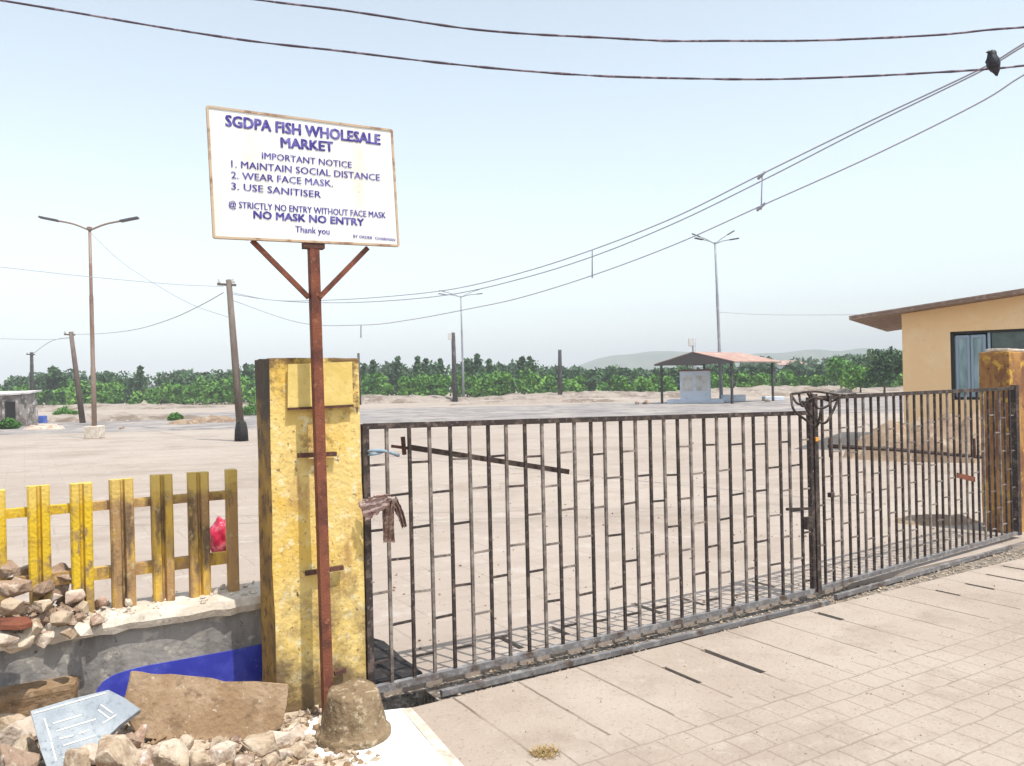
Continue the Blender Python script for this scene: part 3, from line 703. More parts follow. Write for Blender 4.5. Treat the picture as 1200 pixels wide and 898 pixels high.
# rags and rope at the hinge
def rag(px, label, m, Y0):
    b = MB(); n = 14
    for k, (path, w0, w1) in enumerate(px):
        sp = spline([at(x, y, Y0+.02*k) for x, y in path], 8); g = []
        for i, p in enumerate(sp):
            f = i/(len(sp)-1); wd = lerp(w0, w1, f); row = []
            for j in range(n+1):
                u = j/n-.5; d = (sp[min(i+1, len(sp)-1)]-sp[max(i-1, 0)]).normalized(); sd = d.cross(Vector((0, 1, 0))).normalized()
                row.append(b.bm.verts.new(p + sd*u*wd + Vector((0, .006*math.sin(u*16+f*4+k)+.008*noise.noise(Vector((u*5, f*6, k))), 0)) + Vector((0, 0, .012*noise.noise(Vector((u*7, f*9, k+5)))))))
            g.append(row)
        for i in range(len(g)-1):
            for j in range(n): b.bm.faces.new((g[i][j], g[i][j+1], g[i+1][j+1], g[i+1][j])).smooth = True
    bmesh.ops.solidify(b.bm, geom=b.bm.faces[:], thickness=.003)
    return tag(b.build('rag', m), label, 'rag')
rag([(((424, 600), (438, 594), (455, 586)), .10, .05), (((424, 592), (440, 586), (458, 583)), .05, .035)], 'faded pinkish cloth strip tied between the yellow pillar and the gate', 'rag_pink', 4.06)
rag([(((456, 584), (455, 605), (456, 636)), .06, .06), (((460, 585), (468, 600), (474, 618)), .05, .03)], 'dirty brown rag hanging knotted on the second gate bar', 'rag_brown', 4.10)
b = MB(); b.tube(spline([at(424, 531, 4.18), at(440, 528, 4.12), at(455, 530, 4.22), at(467, 534, 4.3)], 8), .009, 6).tube(spline([at(424, 534, 4.18), at(440, 532, 4.12), at(450, 529, 4.26)], 8), .008, 6)
tag(b.build('rope', 'rope'), 'pale blue rope looped round the gate end near the pillar top', 'rope')
# black sheet behind the gate foot
q = [L(.0, -.80, .03), L(.10, -.76, .16), L(.30, -.52, .10), L(.36, -.14, .02), L(.02, -.12, .03)]
b = MB(); b.prism(q, (0, 0, .012)).rough(3, .01, 9); tag(b.build('black_sheet', 'black'), 'dull black sheet lying on the ground behind the gate at the pillar', 'flat sheet')

# ================================================================== SIGN
YS = 3.86
TL, TR_, BR, BL = at(243, 125, 3.66), at(459, 153, 4.06), at(467, 288, 4.06), at(251, 278, 3.66)
X = ((TR_-TL)+(BR-BL)).normalized(); Zs = ((TL-BL)+(TR_-BR)); Zs = (Zs - X*Zs.dot(X)).normalized(); Yn = X.cross(Zs)*-1   # towards viewer?
if Yn.dot(Vector((0, -1, 0))) < 0: Yn = -Yn
ctr = (TL+TR_+BR+BL)/4
post_base = at(384, 822, 3.87); post_top = at(367, 284, 3.87+.02)
sg = thing('signboard', Vector((post_base.x, post_base.y, 0)), 'white market notice board with blue lettering on a rusty red-brown post', 'sign')
b = MB(); th = .018
b.prism([p - Yn*th for p in (TL, TR_, BR, BL)], Yn*th)
pn = b.build('panel', 'sign', sg)
b = MB()
rim = [TL, TR_, BR, BL]
M['rimtan'] = mat('tan rusted edging', [(.50, .38, .27), ((.28, .16, .10), 12, .5, .62)], bump=.1)
for i in range(4): b.bar(rim[i]-Yn*.008, rim[(i+1) % 4]-Yn*.008, .010, .024, up=Yn)
b.build('edging', 'rimtan', pn)
W_ = (TR_-TL).length; H_ = (TL-BL).length
def texts(name, s_, px0, py0, px1, py1, hpx, bold=.0, squeeze=None):
    """one line of lettering: left baseline pixel to right baseline pixel on the panel plane"""
    a = onplane(px0, py0, ctr + Yn*.002, Yn); c = onplane(px1, py1, ctr + Yn*.002, Yn)
    cu = bpy.data.curves.new('t', 'FONT'); cu.body = s_; cu.size = 1; cu.offset = 0; cu.resolution_u = 2; cu.extrude = 0
    ob = bpy.data.objects.new('t', cu); COL.objects.link(ob); dg = bpy.context.evaluated_depsgraph_get(); dg.update()
    me = bpy.data.meshes.new_from_object(ob.evaluated_get(dg)); bpy.data.objects.remove(ob)
    co = np.array([v.co[:] for v in me.vertices]); x0, x1 = co[:, 0].min(), co[:, 0].max(); cap = .70
    xd = (c-a); ln = xd.length; xd.normalize(); zd = xd.cross(Yn).normalized()
    if zd.z < 0: zd = -zd
    hgt = hpx/FPX*ctr.y
    org = Vector(sg.location)
    bm = bmesh.new(); wgt = hgt*(.10 if bold >= .03 else .05)
    for q, (dx, dz) in enumerate(((0, 0), (1, 0), (0, 1), (1, 1)) if bold >= .03 else ((0, 0), (1, 0))):
        k0 = len(bm.verts); bm.from_mesh(me); bm.verts.ensure_lookup_table()
        for v in bm.verts[k0:]:
            p = a + xd*((v.co.x-x0)/(x1-x0)*ln + dx*wgt) + zd*(v.co.y/cap*hgt + dz*wgt*.6) + Yn*(q*.0005); v.co = p-org
    me2 = bpy.data.meshes.new(name); bm.to_mesh(me2); bm.free(); me2.materials.append(M['ink'])
    o = bpy.data.objects.new(name, me2); COL.objects.link(o); o.parent = pn
    return o
tl = [('SGDPA FISH WHOLESALE', 264, 148, 445, 170, 12.5, .035), ('MARKET', 329, 173, 390, 178, 11.5, .035), ('IMPORTANT NOTICE', 307, 186, 412, 197, 7.5, .02),
      ('1. MAINTAIN SOCIAL DISTANCE', 271, 196, 445, 212, 8, .02), ('2. WEAR FACE MASK.', 271, 209, 390, 219, 8, .02), ('3. USE SANITISER', 271, 222, 376, 232, 8, .02),
      ('@ STRICTLY NO ENTRY WITHOUT FACE MASK', 268, 243, 452, 256, 7.5, .02), ('NO MASK NO ENTRY', 297, 256, 426, 265, 8.5, .04), ('Thank you', 346, 272, 386, 275, 7.5, .02), ('BY ORDER  CHAIRMAN', 414, 278.5, 463, 283, 3.6, .01)]
for a in tl: texts('lettering', *a)
# post (angle section), braces, straps
ux = E_
b = MB(); b.bar(post_base - Z_*.1, post_top, .046, .046, up=N_); b.build('post', 'rust', sg)
b = MB(); b.box(post_top+Vector((0, 0, -.012)), .10, .05, .04, X, Yn, Zs).build('bracket', 'darkrust', sg)
for px, py in ((296, 281), (432, 290)):
    f = (px-251)/216; Yb = lerp(3.66, 4.06, f)
    MB().bar(at(362 if px < 360 else 374, 349, 3.88), at(px, py, Yb) + Yn*-.02, .022, .022).build('brace', 'rust', sg)
for (x0, y0, x1, y1) in ((349, 534, 394, 532), (358, 672, 402, 665), (392, 790, 405, 785)):
    a = onplane(x0, y0, fp+N_*.010, N_); c = onplane(x1, y1, fp+N_*.010, N_)
    MB().bar(a, c, .022, .022, up=N_).build('strap', 'darkrust', sg)

# ---- cement lump and white sheet
lc = G(414, 868); lc.z = 0
b = MB(); n = 40; rings = []
FS = .86
prof = [(.186, 0), (.196, .012), (.195, .042), (.186, .05), (.172, .056), (.166, .10), (.153, .15), (.142, .20), (.134, .238), (.122, .25), (.10, .253), (.08, .252), (.04, .255), (.0, .258)]
for r, z in prof[:-1]:
    ring = []; r *= FS; z *= FS*1.03
    for j in range(n):
        a = 2*math.pi*j/n; d = Vector((math.cos(a), math.sin(a), 0)); k = 1+.035*noise.noise(d*2+Vector((0, 0, z*6)))+.025*noise.noise(d*9+Vector((0, 0, z*30)))
        ring.append(b.bm.verts.new(lc + Vector((d.x*r*k + z*.03, d.y*r*k, z*(1+.08*noise.noise(d*1.5)) + .012))))
    rings.append(ring)
for i in range(len(rings)-1):
    for j in range(n): b.bm.faces.new((rings[i][j], rings[i][(j+1) % n], rings[i+1][(j+1) % n], rings[i+1][j])).smooth = True
tp = b.bm.verts.new(lc+Vector((0.008, 0, .27*FS)))
for j in range(n): b.bm.faces.new((rings[-1][j], rings[-1][(j+1) % n], tp))
b.bm.faces.new(rings[0][::-1])
tag(b.build('cement_footing', 'cement'), 'muddy bucket-shaped cement lump round the foot of the signpost', 'cement footing')
q = [G(x, y) for x, y in ((345, 858), (380, 842), (452, 838), (474, 836), (500, 868), (540, 915), (540, 960), (345, 960))]
b = MB(); b.prism([Vector((p.x, p.y, .012)) for p in q], (0, 0, .012)).rough(2, .003, 8)
tag(b.build('white_sheet', 'whitesheet'), 'bright white sheet on the ground under the cement lump', 'sheet')
a, c = G(476, 836), G(548, 920)
b = MB(); b.bar(a+Z_*.012, c+Z_*.012, .05, .03).rough(2, .006, 10); tag(b.build('edging_strip', 'concrete'), 'thin cement strip running along the right side of the white sheet', 'edging')

# ================================================================== RUBBLE
def hh(s_, t_):
    """height of the rubble heap in gate coordinates"""
    h = .10*max(0, min(1, (-.15-s_)/1.1))*max(0, min(1, (1.6-t_)/1.2))
    h += .05*max(0, noise.noise(Vector((s_*2.2, t_*2.2, 1)))) + .018*noise.noise(Vector((s_*9, t_*9, 3))) + .008*noise.noise(Vector((s_*25, t_*25, 3)))
    return h*max(0, min(1, (-.05-s_)/.3)) + .004
b = MB(); g = {}; NS, NT = 110, 90
for i in range(NS+1):
    for j in range(NT+1):
        s_ = -3.6 + i*3.55/NS; t_ = -.395 + j*2.0/NT
        if t_ < 0 and s_ > -.47: s_ = min(s_, -.47)
        g[i, j] = b.bm.verts.new(L(s_, t_, hh(s_, t_)))
for i in range(NS):
    for j in range(NT):
        try: b.bm.faces.new((g[i, j], g[i+1, j], g[i+1, j+1], g[i, j+1])).smooth = True
        except Exception: pass
bmesh.ops.remove_doubles(b.bm, verts=b.bm.verts[:], dist=.0005)
tag(b.build('rubble_heap', 'rubble'), 'heap of crumbled masonry rubble along the foot of the low wall', 'rubble', kind='stuff')
# crumbs
def crumbs(name, n, fpos, m, label, smin=.008, smax=.03):
    b = MB()
    base = []
    for k in range(n):
        p = fpos(); r = rnd.uniform(smin, smax)*(rnd.random()**.8+.3)
        rot = Matrix.Rotation(rnd.uniform(0, 6), 3, 'Z') @ Matrix.Rotation(rnd.uniform(0, 3), 3, 'X')
        vs = [b.bm.verts.new(p + rot @ Vector((x*r*rnd.uniform(.6, 1.2), y*r*rnd.uniform(.6, 1.1), z*r*rnd.uniform(.5, .9)))) for x, y, z in ((1, 0, 0), (-1, 0, 0), (0, 1, 0), (0, -1, 0), (0, 0, 1), (0, 0, -1))]
        for tri in ((0, 2, 4), (2, 1, 4), (1, 3, 4), (3, 0, 4), (2, 0, 5), (1, 2, 5), (3, 1, 5), (0, 3, 5)): b.bm.faces.new([vs[i] for i in tri])
    tag(b.build(name, m), label, 'rubble', kind='stuff')
def fp1():
    s_ = rnd.uniform(-2.6, -.15); t_ = rnd.uniform(-.38, 1.3); return L(s_, t_, hh(s_, t_)+.006)
crumbs('stone_crumbs', 1500, fp1, 'stone', 'small beige stone crumbs scattered over the rubble heap', .008, .034)
crumbs('stone_crumbs', 1300, fp1, 'brownslab', 'small brown stone crumbs scattered over the rubble heap', .008, .03)
def fp2():
    s_ = rnd.uniform(-2.6, -.36); s_ = s_ if rnd.random() < .35 else rnd.uniform(-2.4, -1.15); return L(s_, rnd.uniform(-.70, -.37), .532)
crumbs('coping_crumbs', 420, fp2, 'concrete', 'pale crumbs of plaster lying on the coping of the low wall', .006, .026)
def fp3():
    s_ = rnd.uniform(-2.9, -1.25); k = max(0, 1-abs(s_+1.95)/.85); return L(s_, rnd.uniform(-.66, -.36), .53+k*.16*rnd.random()**.5)
crumbs('coping_rubble', 520, fp3, 'stone3', 'brown crumbled masonry heaped on the left end of the wall coping', .015, .045)
# grit on pavement
def fp4(): return L(rnd.uniform(-.1, 7), rnd.uniform(.22, 3.0), .005)
crumbs('grit', 500, fp4, 'stone3', 'fine grit scattered over the pavement', .002, .006)
def fp5():
    s_ = rnd.uniform(.36, 6.6); return L(s_, rnd.uniform(-.09, .19) - .035*0, -.03)
crumbs('track_grit', 900, fp5, 'stone', 'loose grit lying in the dirt track under the gate', .004, .016)
def fp6():
    s_ = rnd.uniform(-.2, 8); return L(s_, -rnd.random()**1.6*9-.15, .006)
crumbs('yard_grit', 700, fp6, 'stone3', 'loose stones and grit scattered on the yard behind the gate', .003, .014)

# big leaning slab
P0 = G(240, 884, .03); NN = (N_*.80 + Z_*.42 + E_*-.10).normalized()
q = [onplane(x, y, P0, NN) for x, y in ((152, 786), (200, 790), (262, 797), (338, 802), (336, 826), (331, 852), (300, 868), (262, 886), (238, 886), (212, 872), (160, 862), (143, 830))]
b = MB(); b.prism(q, NN*-.06)
bmesh.ops.bevel(b.bm, geom=b.bm.edges[:], offset=.006, segments=1, affect='EDGES'); bmesh.ops.triangulate(b.bm, faces=b.bm.faces[:]); b.rough(3, .014, 9, 4)
sb_ = b.build('broken_slab', 'brownslab'); tag(sb_, 'large muddy brown broken concrete slab leaning against the blue painted foot of the wall', 'slab')
sb_.data.materials.append(M['concrete'])
for p in sb_.data.polygons:
    if abs(p.normal.dot(NN)) < .55: p.material_index = 1  # edge faces paler: the sunlit rim is put into the colour
# grey stone tablet
P0 = G(100, 850, .25); NT_ = (N_*.62 + Z_*.75 + E_*-.12).normalized()
tb = thing('stone_tablet', P0, 'pale blue-grey broken stone tablet with faint white lines lying on the rubble', 'stone tablet')
q = [onplane(x, y, P0, NT_) for x, y in ((35, 833), (80, 820), (127, 808), (146, 818), (165, 831), (140, 850), (116, 872), (124, 905), (60, 915), (48, 880))]
b = MB(); b.prism(q, NT_*-.028); bmesh.ops.bevel(b.bm, geom=b.bm.edges[:], offset=.003, segments=1, affect='EDGES'); b.build('tablet_body', 'tablet', tb)
b = MB()
def ln(x0, y0, x1, y1, w_=.006):
    a = onplane(x0, y0, P0+NT_*.0015, NT_); c = onplane(x1, y1, P0+NT_*.0015, NT_); b.bar(a, c, w_, .002, up=NT_)
for k, (x0, y0, x1, y1) in enumerate(((62, 848, 96, 838), (66, 857, 112, 843), (74, 874, 112, 862), (70, 866, 86, 862), (92, 860, 104, 856), (74, 888, 116, 876), (78, 896, 118, 884), (115, 832, 128, 842), (120, 848, 136, 838), (52, 842, 60, 868), (60, 870, 66, 892), (40, 836, 124, 812), (118, 826, 132, 836))): ln(x0, y0, x1, y1, .005)
b.build('surface_lines', 'tabletline', tb)

# named stones: (px, py of centre, depth, size, material)
GRP = 'loose broken stones on the rubble heap'
SL = [(196, 882, .02, .17, 'stone'), (135, 888, .02, .19, 'stone'), (265, 884, .02, .11, 'stone2'), (305, 874, .02, .12, 'stone'), (325, 868, .03, .09, 'stone2'), (165, 862, .08, .09, 'stone2'),
      (20, 860, .12, .16, 'stone2'), (14, 892, .08, .17, 'stone3'), (48, 815, .14, .14, 'stone'), (16, 826, .14, .13, 'stone3'), (75, 800, .12, .13, 'stone2'), (103, 795, .1, .12, 'stone'),
      (8, 800, .15, .17, 'stone'), (40, 795, .15, .10, 'stone3'), (62, 782, .1, .12, 'stone'), (120, 812, .06, .08, 'stone'), (235, 892, .0, .10, 'stone'), (350, 880, .0, .08, 'stone'),
      (285, 893, .0, .10, 'stone3'), (90, 893, .02, .12, 'stone'), (318, 892, .0, .07, 'stone'), (345, 862, .0, .09, 'stone2'), (170, 893, 0, .12, 'stone2'),
      (30, 778, .1, .12, 'stone'), (12, 845, .12, .12, 'stone'), (108, 778, .08, .10, 'stone3'), (88, 768, .1, .09, 'stone2'), (55, 765, .1, .10, 'stone3'), (10, 775, .12, .11, 'stone2'), (220, 870, 0, .08, 'stone'), (185, 856, .02, .07, 'stone3'),
      (28, 880, .05, .12, 'stone'), (110, 885, .0, .10, 'stone2'), (150, 872, .0, .10, 'stone3'), (255, 873, 0, .07, 'stone'), (335, 885, 0, .06, 'stone2'), (275, 868, 0, .06, 'stone3')]
for px, py, z, sz, m_ in SL:
    hz_ = 0
    for _ in range(6): p = G(px, py, hz_); sl, tl_ = loc(p); hz_ = hh(sl, tl_) + sz*.22 + z*.3
    sz *= 1.25; rock(p, sz, m_, 'angular broken stone lying on the rubble heap at the foot of the wall', 'stone', GRP)
for k in range(46):
    s_ = rnd.uniform(-2.0, -.35); t_ = rnd.uniform(-.3, .95); sz = rnd.uniform(.035, .10)
    if -.42 < s_ and .1 < t_ < .7: continue
    rock(L(s_, t_, hh(s_, t_)+sz*.08), sz, rnd.choice(['stone', 'stone2', 'stone3', 'stone3', 'rust_brick']), 'angular broken stone lying on the rubble heap at the foot of the wall', 'stone', GRP)
GRP2 = 'broken stones on the wall coping'
for px, py, Y, sz, m_ in ((78, 678, 3.98, .15, 'stone3'), (22, 690, 3.72, .14, 'stone3'), (48, 712, 3.72, .10, 'stone'), (8, 668, 3.8, .12, 'stone3'), (14, 712, 3.6, .12, 'stone'), (95, 712, 3.9, .10, 'stone'), (70, 726, 3.72, .11, 'stone'),
                          (118, 706, 4.0, .08, 'stone2'), (36, 738, 3.55, .13, 'stone'), (4, 745, 3.45, .14, 'stone2'), (60, 700, 3.9, .09, 'stone2'), (128, 722, 3.9, .09, 'concrete'), (100, 738, 3.75, .10, 'concrete'), (30, 672, 3.95, .13, 'stone3'), (50, 690, 3.85, .12, 'stone3'), (2, 690, 3.7, .12, 'stone3'), (85, 700, 3.9, .10, 'stone2'), (150, 706, 4.05, .06, 'stone'), (20, 752, 3.5, .12, 'stone'), (50, 748, 3.6, .11, 'stone2'), (80, 744, 3.65, .10, 'stone'), (112, 728, 3.8, .08, 'stone3')):
    o = rock(at(px, py, Y), sz, m_, 'broken stone piled on the left part of the wall coping', 'stone', GRP2)
o = rock(at(66, 680, 3.98), .18, 'stone3', 'round brown conglomerate lump on the coping between two yellow pickets', 'stone', None, flat=.95)
q = [at(0, 733, 3.4), at(25, 733, 3.45), at(38, 729, 3.5), at(34, 722, 3.6), at(0, 724, 3.55)]
MB_ = MB(); MB_.prism(q, (0, 0, -.02)).rough(2, .004, 12); tag(MB_.build('flat_stone', 'rust'), 'thin red-brown stone flake on the coping at the left edge of the picture', 'stone')

# dry grass tuft in the pavement, and sprigs
def tuft(p, n, h, r, m, label, name='grass_tuft'):
    V = []; F = []
    for _ in range(n):
        a = rnd.uniform(0, 6.28); q = r*math.sqrt(rnd.random()); bx = p+Vector((math.cos(a)*q, math.sin(a)*q, 0)); le = Vector((rnd.uniform(-1, 1)*h*1.1, rnd.uniform(-1, 1)*h*1.1, h*rnd.uniform(.15, .8)))
        sd = Vector((rnd.uniform(-1, 1), rnd.uniform(-1, 1), 0)).normalized()*.0022
        k = len(V); V += [bx-sd-p, bx+sd-p, bx+le*.55+Z_*h*.12+sd*.8-p, bx+le*.55+Z_*h*.12-sd*.8-p, bx+le-p]; F += [(k, k+1, k+2, k+3), (k+3, k+2, k+4)]
    o = rawmesh(name, V, F, m); o.location = p; tag(o, label, 'grass'); return o
tuft(G(640, 884), 260, .035, .055, 'drygrass', 'small tuft of dry straw-coloured grass growing in the pavement joint')
tuft(G(722, 742)-Z_*.02, 70, .03, .04, 'drygrass', 'tiny dry tuft in the gate track below the middle of the left leaf')

# ================================================================== YARD THINGS
def streetlamp(px, py, ptop, heads, pole_m, label, span, rise, block=False, Y=None):
    base = G(px, py) if Y is None else at(px, 449, Y); base.z = 0
    Yd = base.y; top = at(ptop[0], ptop[1], Yd); H = top.z
    t = thing('street_lamp', base, label, 'street lamp', 'double-armed street lamps in the yard')
    r = .075 if len(heads) == 2 else .105
    b = MB(); b.tube([base, base.lerp(top, .33), base.lerp(top, .34), top.lerp(base, .33), top.lerp(base, .32), top], [r*1.15, r*1.1, r*.95, r*.9, r*.75, r*.65], 10).build('pole', pole_m, t)
    if block: MB().box(base+Z_*.22, .5, .5, .44, bev=.03).rough(2, .02, 4).build('base_block', 'concrete', t)
    for hk, ang in enumerate(heads):
        if len(heads) == 4: rise = (.62, .52, .10, .16)[hk]; 
        d = Vector((math.cos(ang), math.sin(ang), 0)); e = top + d*span + Z_*rise
        a = MB(); a.tube(spline([top-Z_*.12, top + d*span*.45 + Z_*rise*.42, e], 5), [.035]*10+[.025], 6).build('arm', pole_m, t)
        u = (e-(top+d*span*.45+Z_*rise*.42)).normalized(); h = MB(); x = u.cross(Z_).normalized()
        h.box(e+u*.12, .24, .62, .07, x, u, x.cross(u), bev=.02).build('lamp_head', 'lamphead', t)
    b = MB().box(top-Z_*.06, .14, .14, .12, bev=.02).build('cap', pole_m, t)
    return t
streetlamp(111, 514, (105, 266), (R(8), R(188)), 'lamppole', 'tall rust-tinted street lamp with two arms, standing on a concrete block', 1.2, .24, True)
streetlamp(543, 468, (540, 347), (R(15), R(165), R(-15), R(195)), 'lampgrey', 'pale grey four-headed street lamp standing far off behind the dark pole with a box', 1.75, .28, Y=78)
streetlamp(845, 474, (838, 284), (R(20), R(160), R(-20), R(200)), 'lampgrey', 'grey four-headed street lamp rising beside the small market shelter', 1.15, .32, Y=55)

def pole(px, py, tx, ty, wpx, m, label, box=None, Y=None, cross=False, foot=False):
    base = G(px, py) if Y is None else at(px, 449, Y); base.z = 0
    top = at(tx, ty, base.y); r = wpx/2/FPX*base.y
    t = thing('utility_pole', base, label, 'pole')
    b = MB(); mid = base.lerp(top, .5); b.tube([base, mid, top], [r*1.15, r, r*.8], 8).build('shaft', m, t)
    if cross:
        MB().bar(top-Z_*.15+Vector((-.35, 0, .02)), top-Z_*.15+Vector((.22, 0, -.02)), .07, .07).build('crossarm', m, t)
        for dx in (-.3, .15): MB().lathe(top+Vector((dx, 0, -.1)), [(.03, 0), (.05, .04), (.03, .08), (.045, .12), (.02, .16)], 8).build('insulator', 'whiteb', t)
    if box: MB().box(top+Vector((box*.5, -.1, -.35)), .35, .25, .6, bev=.02).build('box', 'whiteb', t)
    if foot: MB().lathe(base, [(.22, 0), (.2, .35), (.16, .55), (.12, .62)], 10).build('foot_sleeve', 'black', t)
    return t
pole(283, 517, 268, 328, 8.5, 'polewood', 'leaning weathered pole with black foot standing between the street lamp and the yellow pillar', cross=True, foot=True)
pole(97, 496, 83, 389, 6, 'polewood', 'leaning thin pale pole close behind the left street lamp', cross=True)
pole(37, 490, 37, 413, 4.5, 'poledark', 'thin dark upright pole beside the shack at far left', Y=56, cross=True)
pole(533, 466, 531, 390, 5.5, 'poledark', 'dark pole with a pale box at its top next to the far grey street lamp', box=-.6, Y=74)
pole(656, 463, 656, 410, 5, 'poledark', 'short dark bare pole standing alone in front of the trees at mid picture', Y=78)
pole(421, 480, 420, 414, 3.5, 'poledark', 'thin dark pole just right of the yellow pillar top', Y=70)
pole(814, 470, 813, 396, 5, 'lampgrey', 'grey pole with a pale box sticking up behind the market shelter roof', box=-.5, Y=62)

# market shelter
gc = at(812, 449, 52); gc.z = 0
a_ = Vector((.707, -.707, 0)); b_d = Vector((.707, .707, 0)); HW, LN = 2.95, 6.2
t = thing('market_shelter', gc+b_d*4, 'open roadside shelter with salmon gabled roof on dark posts, far across the yard', 'shelter')
RZ, EZ = 3.28, 2.58
g0 = gc+Z_*RZ; g1 = gc+b_d*LN+Z_*RZ
for sgn in (1, -1):
    e0 = gc+a_*HW*sgn+Z_*EZ; e1 = e0+b_d*LN
    MB().prism([g0, g1, e1, e0], (0, 0, .07)).build('roof_slope', 'rooftile', t)
    MB().prism([g0-Z_*.03, g1-Z_*.03, e1-Z_*.03, e0-Z_*.03], (0, 0, .025)).build('roof_underside', 'underroof', t)
    for k in (.3, LN-.6):
        p = gc+a_*(HW-.35)*sgn+b_d*k; MB().bar(p, p+Z_*(EZ+.05), .12, .12).build('post', 'poledark', t)
MB().prism([gc+a_*HW*-1+Z_*(EZ-.06), gc+a_*HW+Z_*(EZ-.06), gc+a_*HW+Z_*(EZ+.03), g0+Z_*.03, gc-a_*HW+Z_*(EZ+.03)], b_d*.05).build('gable_underside', 'underroof', t)  # added triangle filling the gable to show the dark underside
bc = at(815, 449, 54.2); bc.z = 0
t = thing('booth', bc, 'pale blue-white booth with flat cap standing inside the market shelter', 'booth')
bx = Vector((.96, -.28, 0)); by = Vector((.28, .96, 0))
MB().box(bc+Z_*1.15, 1.9, 1.9, 1.95, bx, by, Z_, bev=.02).build('booth_wall', 'booth', t)
MB().box(bc+Z_*.12, 3.6, 2.3, .24, bx, by, Z_, bev=.02).build('plinth', 'booth', t)
MB().box(bc+Z_*2.17, 2.1, 2.1, .1, bx, by, Z_).build('cap', 'rust', t)
for dx in (-.45, .45): MB().box(bc+bx*dx-by*.955+Z_*1.3, .7, .03, 1.0, bx, by, Z_).build('panel', 'whiteb', t)
for k, (px, py, wpx, hpx, dd) in enumerate(((858, 470, 28, 8, 'white low block on the ground right of the booth'), (905, 470, 22, 5, 'pale low block right of the shelter posts'))):
    p = G(px, py, 0); p = at(px, 449, 55); p.z = 0; sz = 55/FPX
    b = MB(); b.box(p+Z_*(hpx*sz/2), wpx*sz, .8, hpx*sz, bev=.05); b.rough(2, .03, 2); tag(b.build('concrete_block', 'booth'), dd, 'block')
# distant houses
def house(px, py, Y, wpx, hpx, m, roof, label):
    p = at(px, 449, Y); p.z = 0; z1 = at(px, py, Y).z; wd = wpx/FPX*Y
    t = thing('house', p, label, 'house')
    MB().box(p+Z_*(z1/2), wd, 6, z1).build('wall', m, t)
    MB().prism([p+Vector((-wd/2-.5, -3.5, z1)), p+Vector((wd/2+.5, -3.5, z1)), p+Vector((wd/2-.3, 0, z1+hpx/FPX*Y)), p+Vector((-wd/2+.3, 0, z1+hpx/FPX*Y))], (0, .2, .1)).build('roof', roof, t)
    for k in range(3): MB().box(p+Vector((wd*(-.3+.3*k), -3.02, z1*.55)), wd*.14, .1, z1*.28).build('window', 'dark', t)
house(922, 428, 170, 30, 5, 'booth', 'rooftile', 'far hazy house with salmon roof peeping above the trees right of the shelter')
house(965, 436, 130, 12, 2, 'whiteb', 'whiteb', 'small far white house among the trees left of the ochre building')
house(884, 437, 120, 16, 4, 'whiteb', 'rooftile', 'small far pink-roofed house behind the shelter posts')

# ochre building on the right
wc = Vector((8.2, 17.0, 0)); wd_ = Vector((.85, -.527, 0)).normalized(); wo_ = Vector((-wd_.y*-1, -wd_.x, 0)); wo_ = Vector((-.527, -.85, 0)).normalized()
t = thing('building', wc+wd_*3-wo_*2.5, 'ochre plastered building with sloping roof and wide window at the right', 'building')
zr = lambda u: 2.86 + .107*u
LNB, DPB = 6.5, 5
# wall with window opening
u0 = (onplane(1114, 420, wc, wo_)-wc).dot(wd_); z1w = onplane(1114, 389, wc, wo_).z; z0w = 1.05; u1 = 4.2
TH = .2
def wseg(b, ua, ub, za, zb_a, zb_b):
    b.prism([wc+wd_*ua+Z_*za, wc+wd_*ub+Z_*za, wc+wd_*ub+Z_*zb_b, wc+wd_*ua+Z_*zb_a], -wo_*TH)
b = MB(); wseg(b, 0, u0, 0, zr(0), zr(u0)); wseg(b, u0, u1, 0, z0w, z0w); wseg(b, u0, u1, z1w, zr(u0), zr(u1)); wseg(b, u1, LNB, 0, zr(u1), zr(LNB))
b.build('wall', 'ochre', t)
b = MB(); b.prism([wc-wo_*TH, wc-wo_*DPB, wc-wo_*DPB+Z_*zr(0), wc-wo_*TH+Z_*zr(0)], wd_*.2); b.build('wall', 'ochre', t)
b = MB(); b.prism([wc-wo_*DPB, wc-wo_*DPB+wd_*LNB, wc-wo_*DPB+wd_*LNB+Z_*zr(LNB), wc-wo_*DPB+Z_*zr(0)], -wo_*.2); b.build('wall', 'ochre', t)
b = MB(); b.prism([wc-wo_*TH+wd_*(LNB-.2), wc-wo_*DPB+wd_*(LNB-.2), wc-wo_*DPB+wd_*(LNB-.2)+Z_*zr(LNB-.2), wc-wo_*TH+wd_*(LNB-.2)+Z_*zr(LNB-.2)], wd_*.2); b.build('wall', 'ochre', t)
P = lambda u, o, z: wc + wd_*u + wo_*o + Z_*z
b = MB(); b.prism([P(-.95, .5, zr(-.95)+.01), P(LNB+.5, .5, zr(LNB+.5)+.01), P(LNB+.5, -DPB-.5, zr(LNB+.5)+.01), P(-.95, -DPB-.5, zr(-.95)+.01)], (0, 0, .06)); b.build('roof', 'roofbrown', t)
b = MB(); b.bar(P(-.95, .505, zr(-.95)+.075), P(LNB+.5, .505, zr(LNB+.5)+.075), .03, .03); b.build('roof_edge', 'roofbrown', t)
wn = MB(); fr = .05
for (ua, ub, za, zb_) in ((u0, u1, z1w-fr, z1w), (u0, u1, z0w, z0w+fr), (u0, u0+.07, z0w, z1w), (u1-.06, u1, z0w, z1w)):
    wn.box(P((ua+ub)/2, -.10, (za+zb_)/2), ub-ua, .10, zb_-za, wd_, wo_, Z_)
wn = wn.build('window', 'winframe', t)
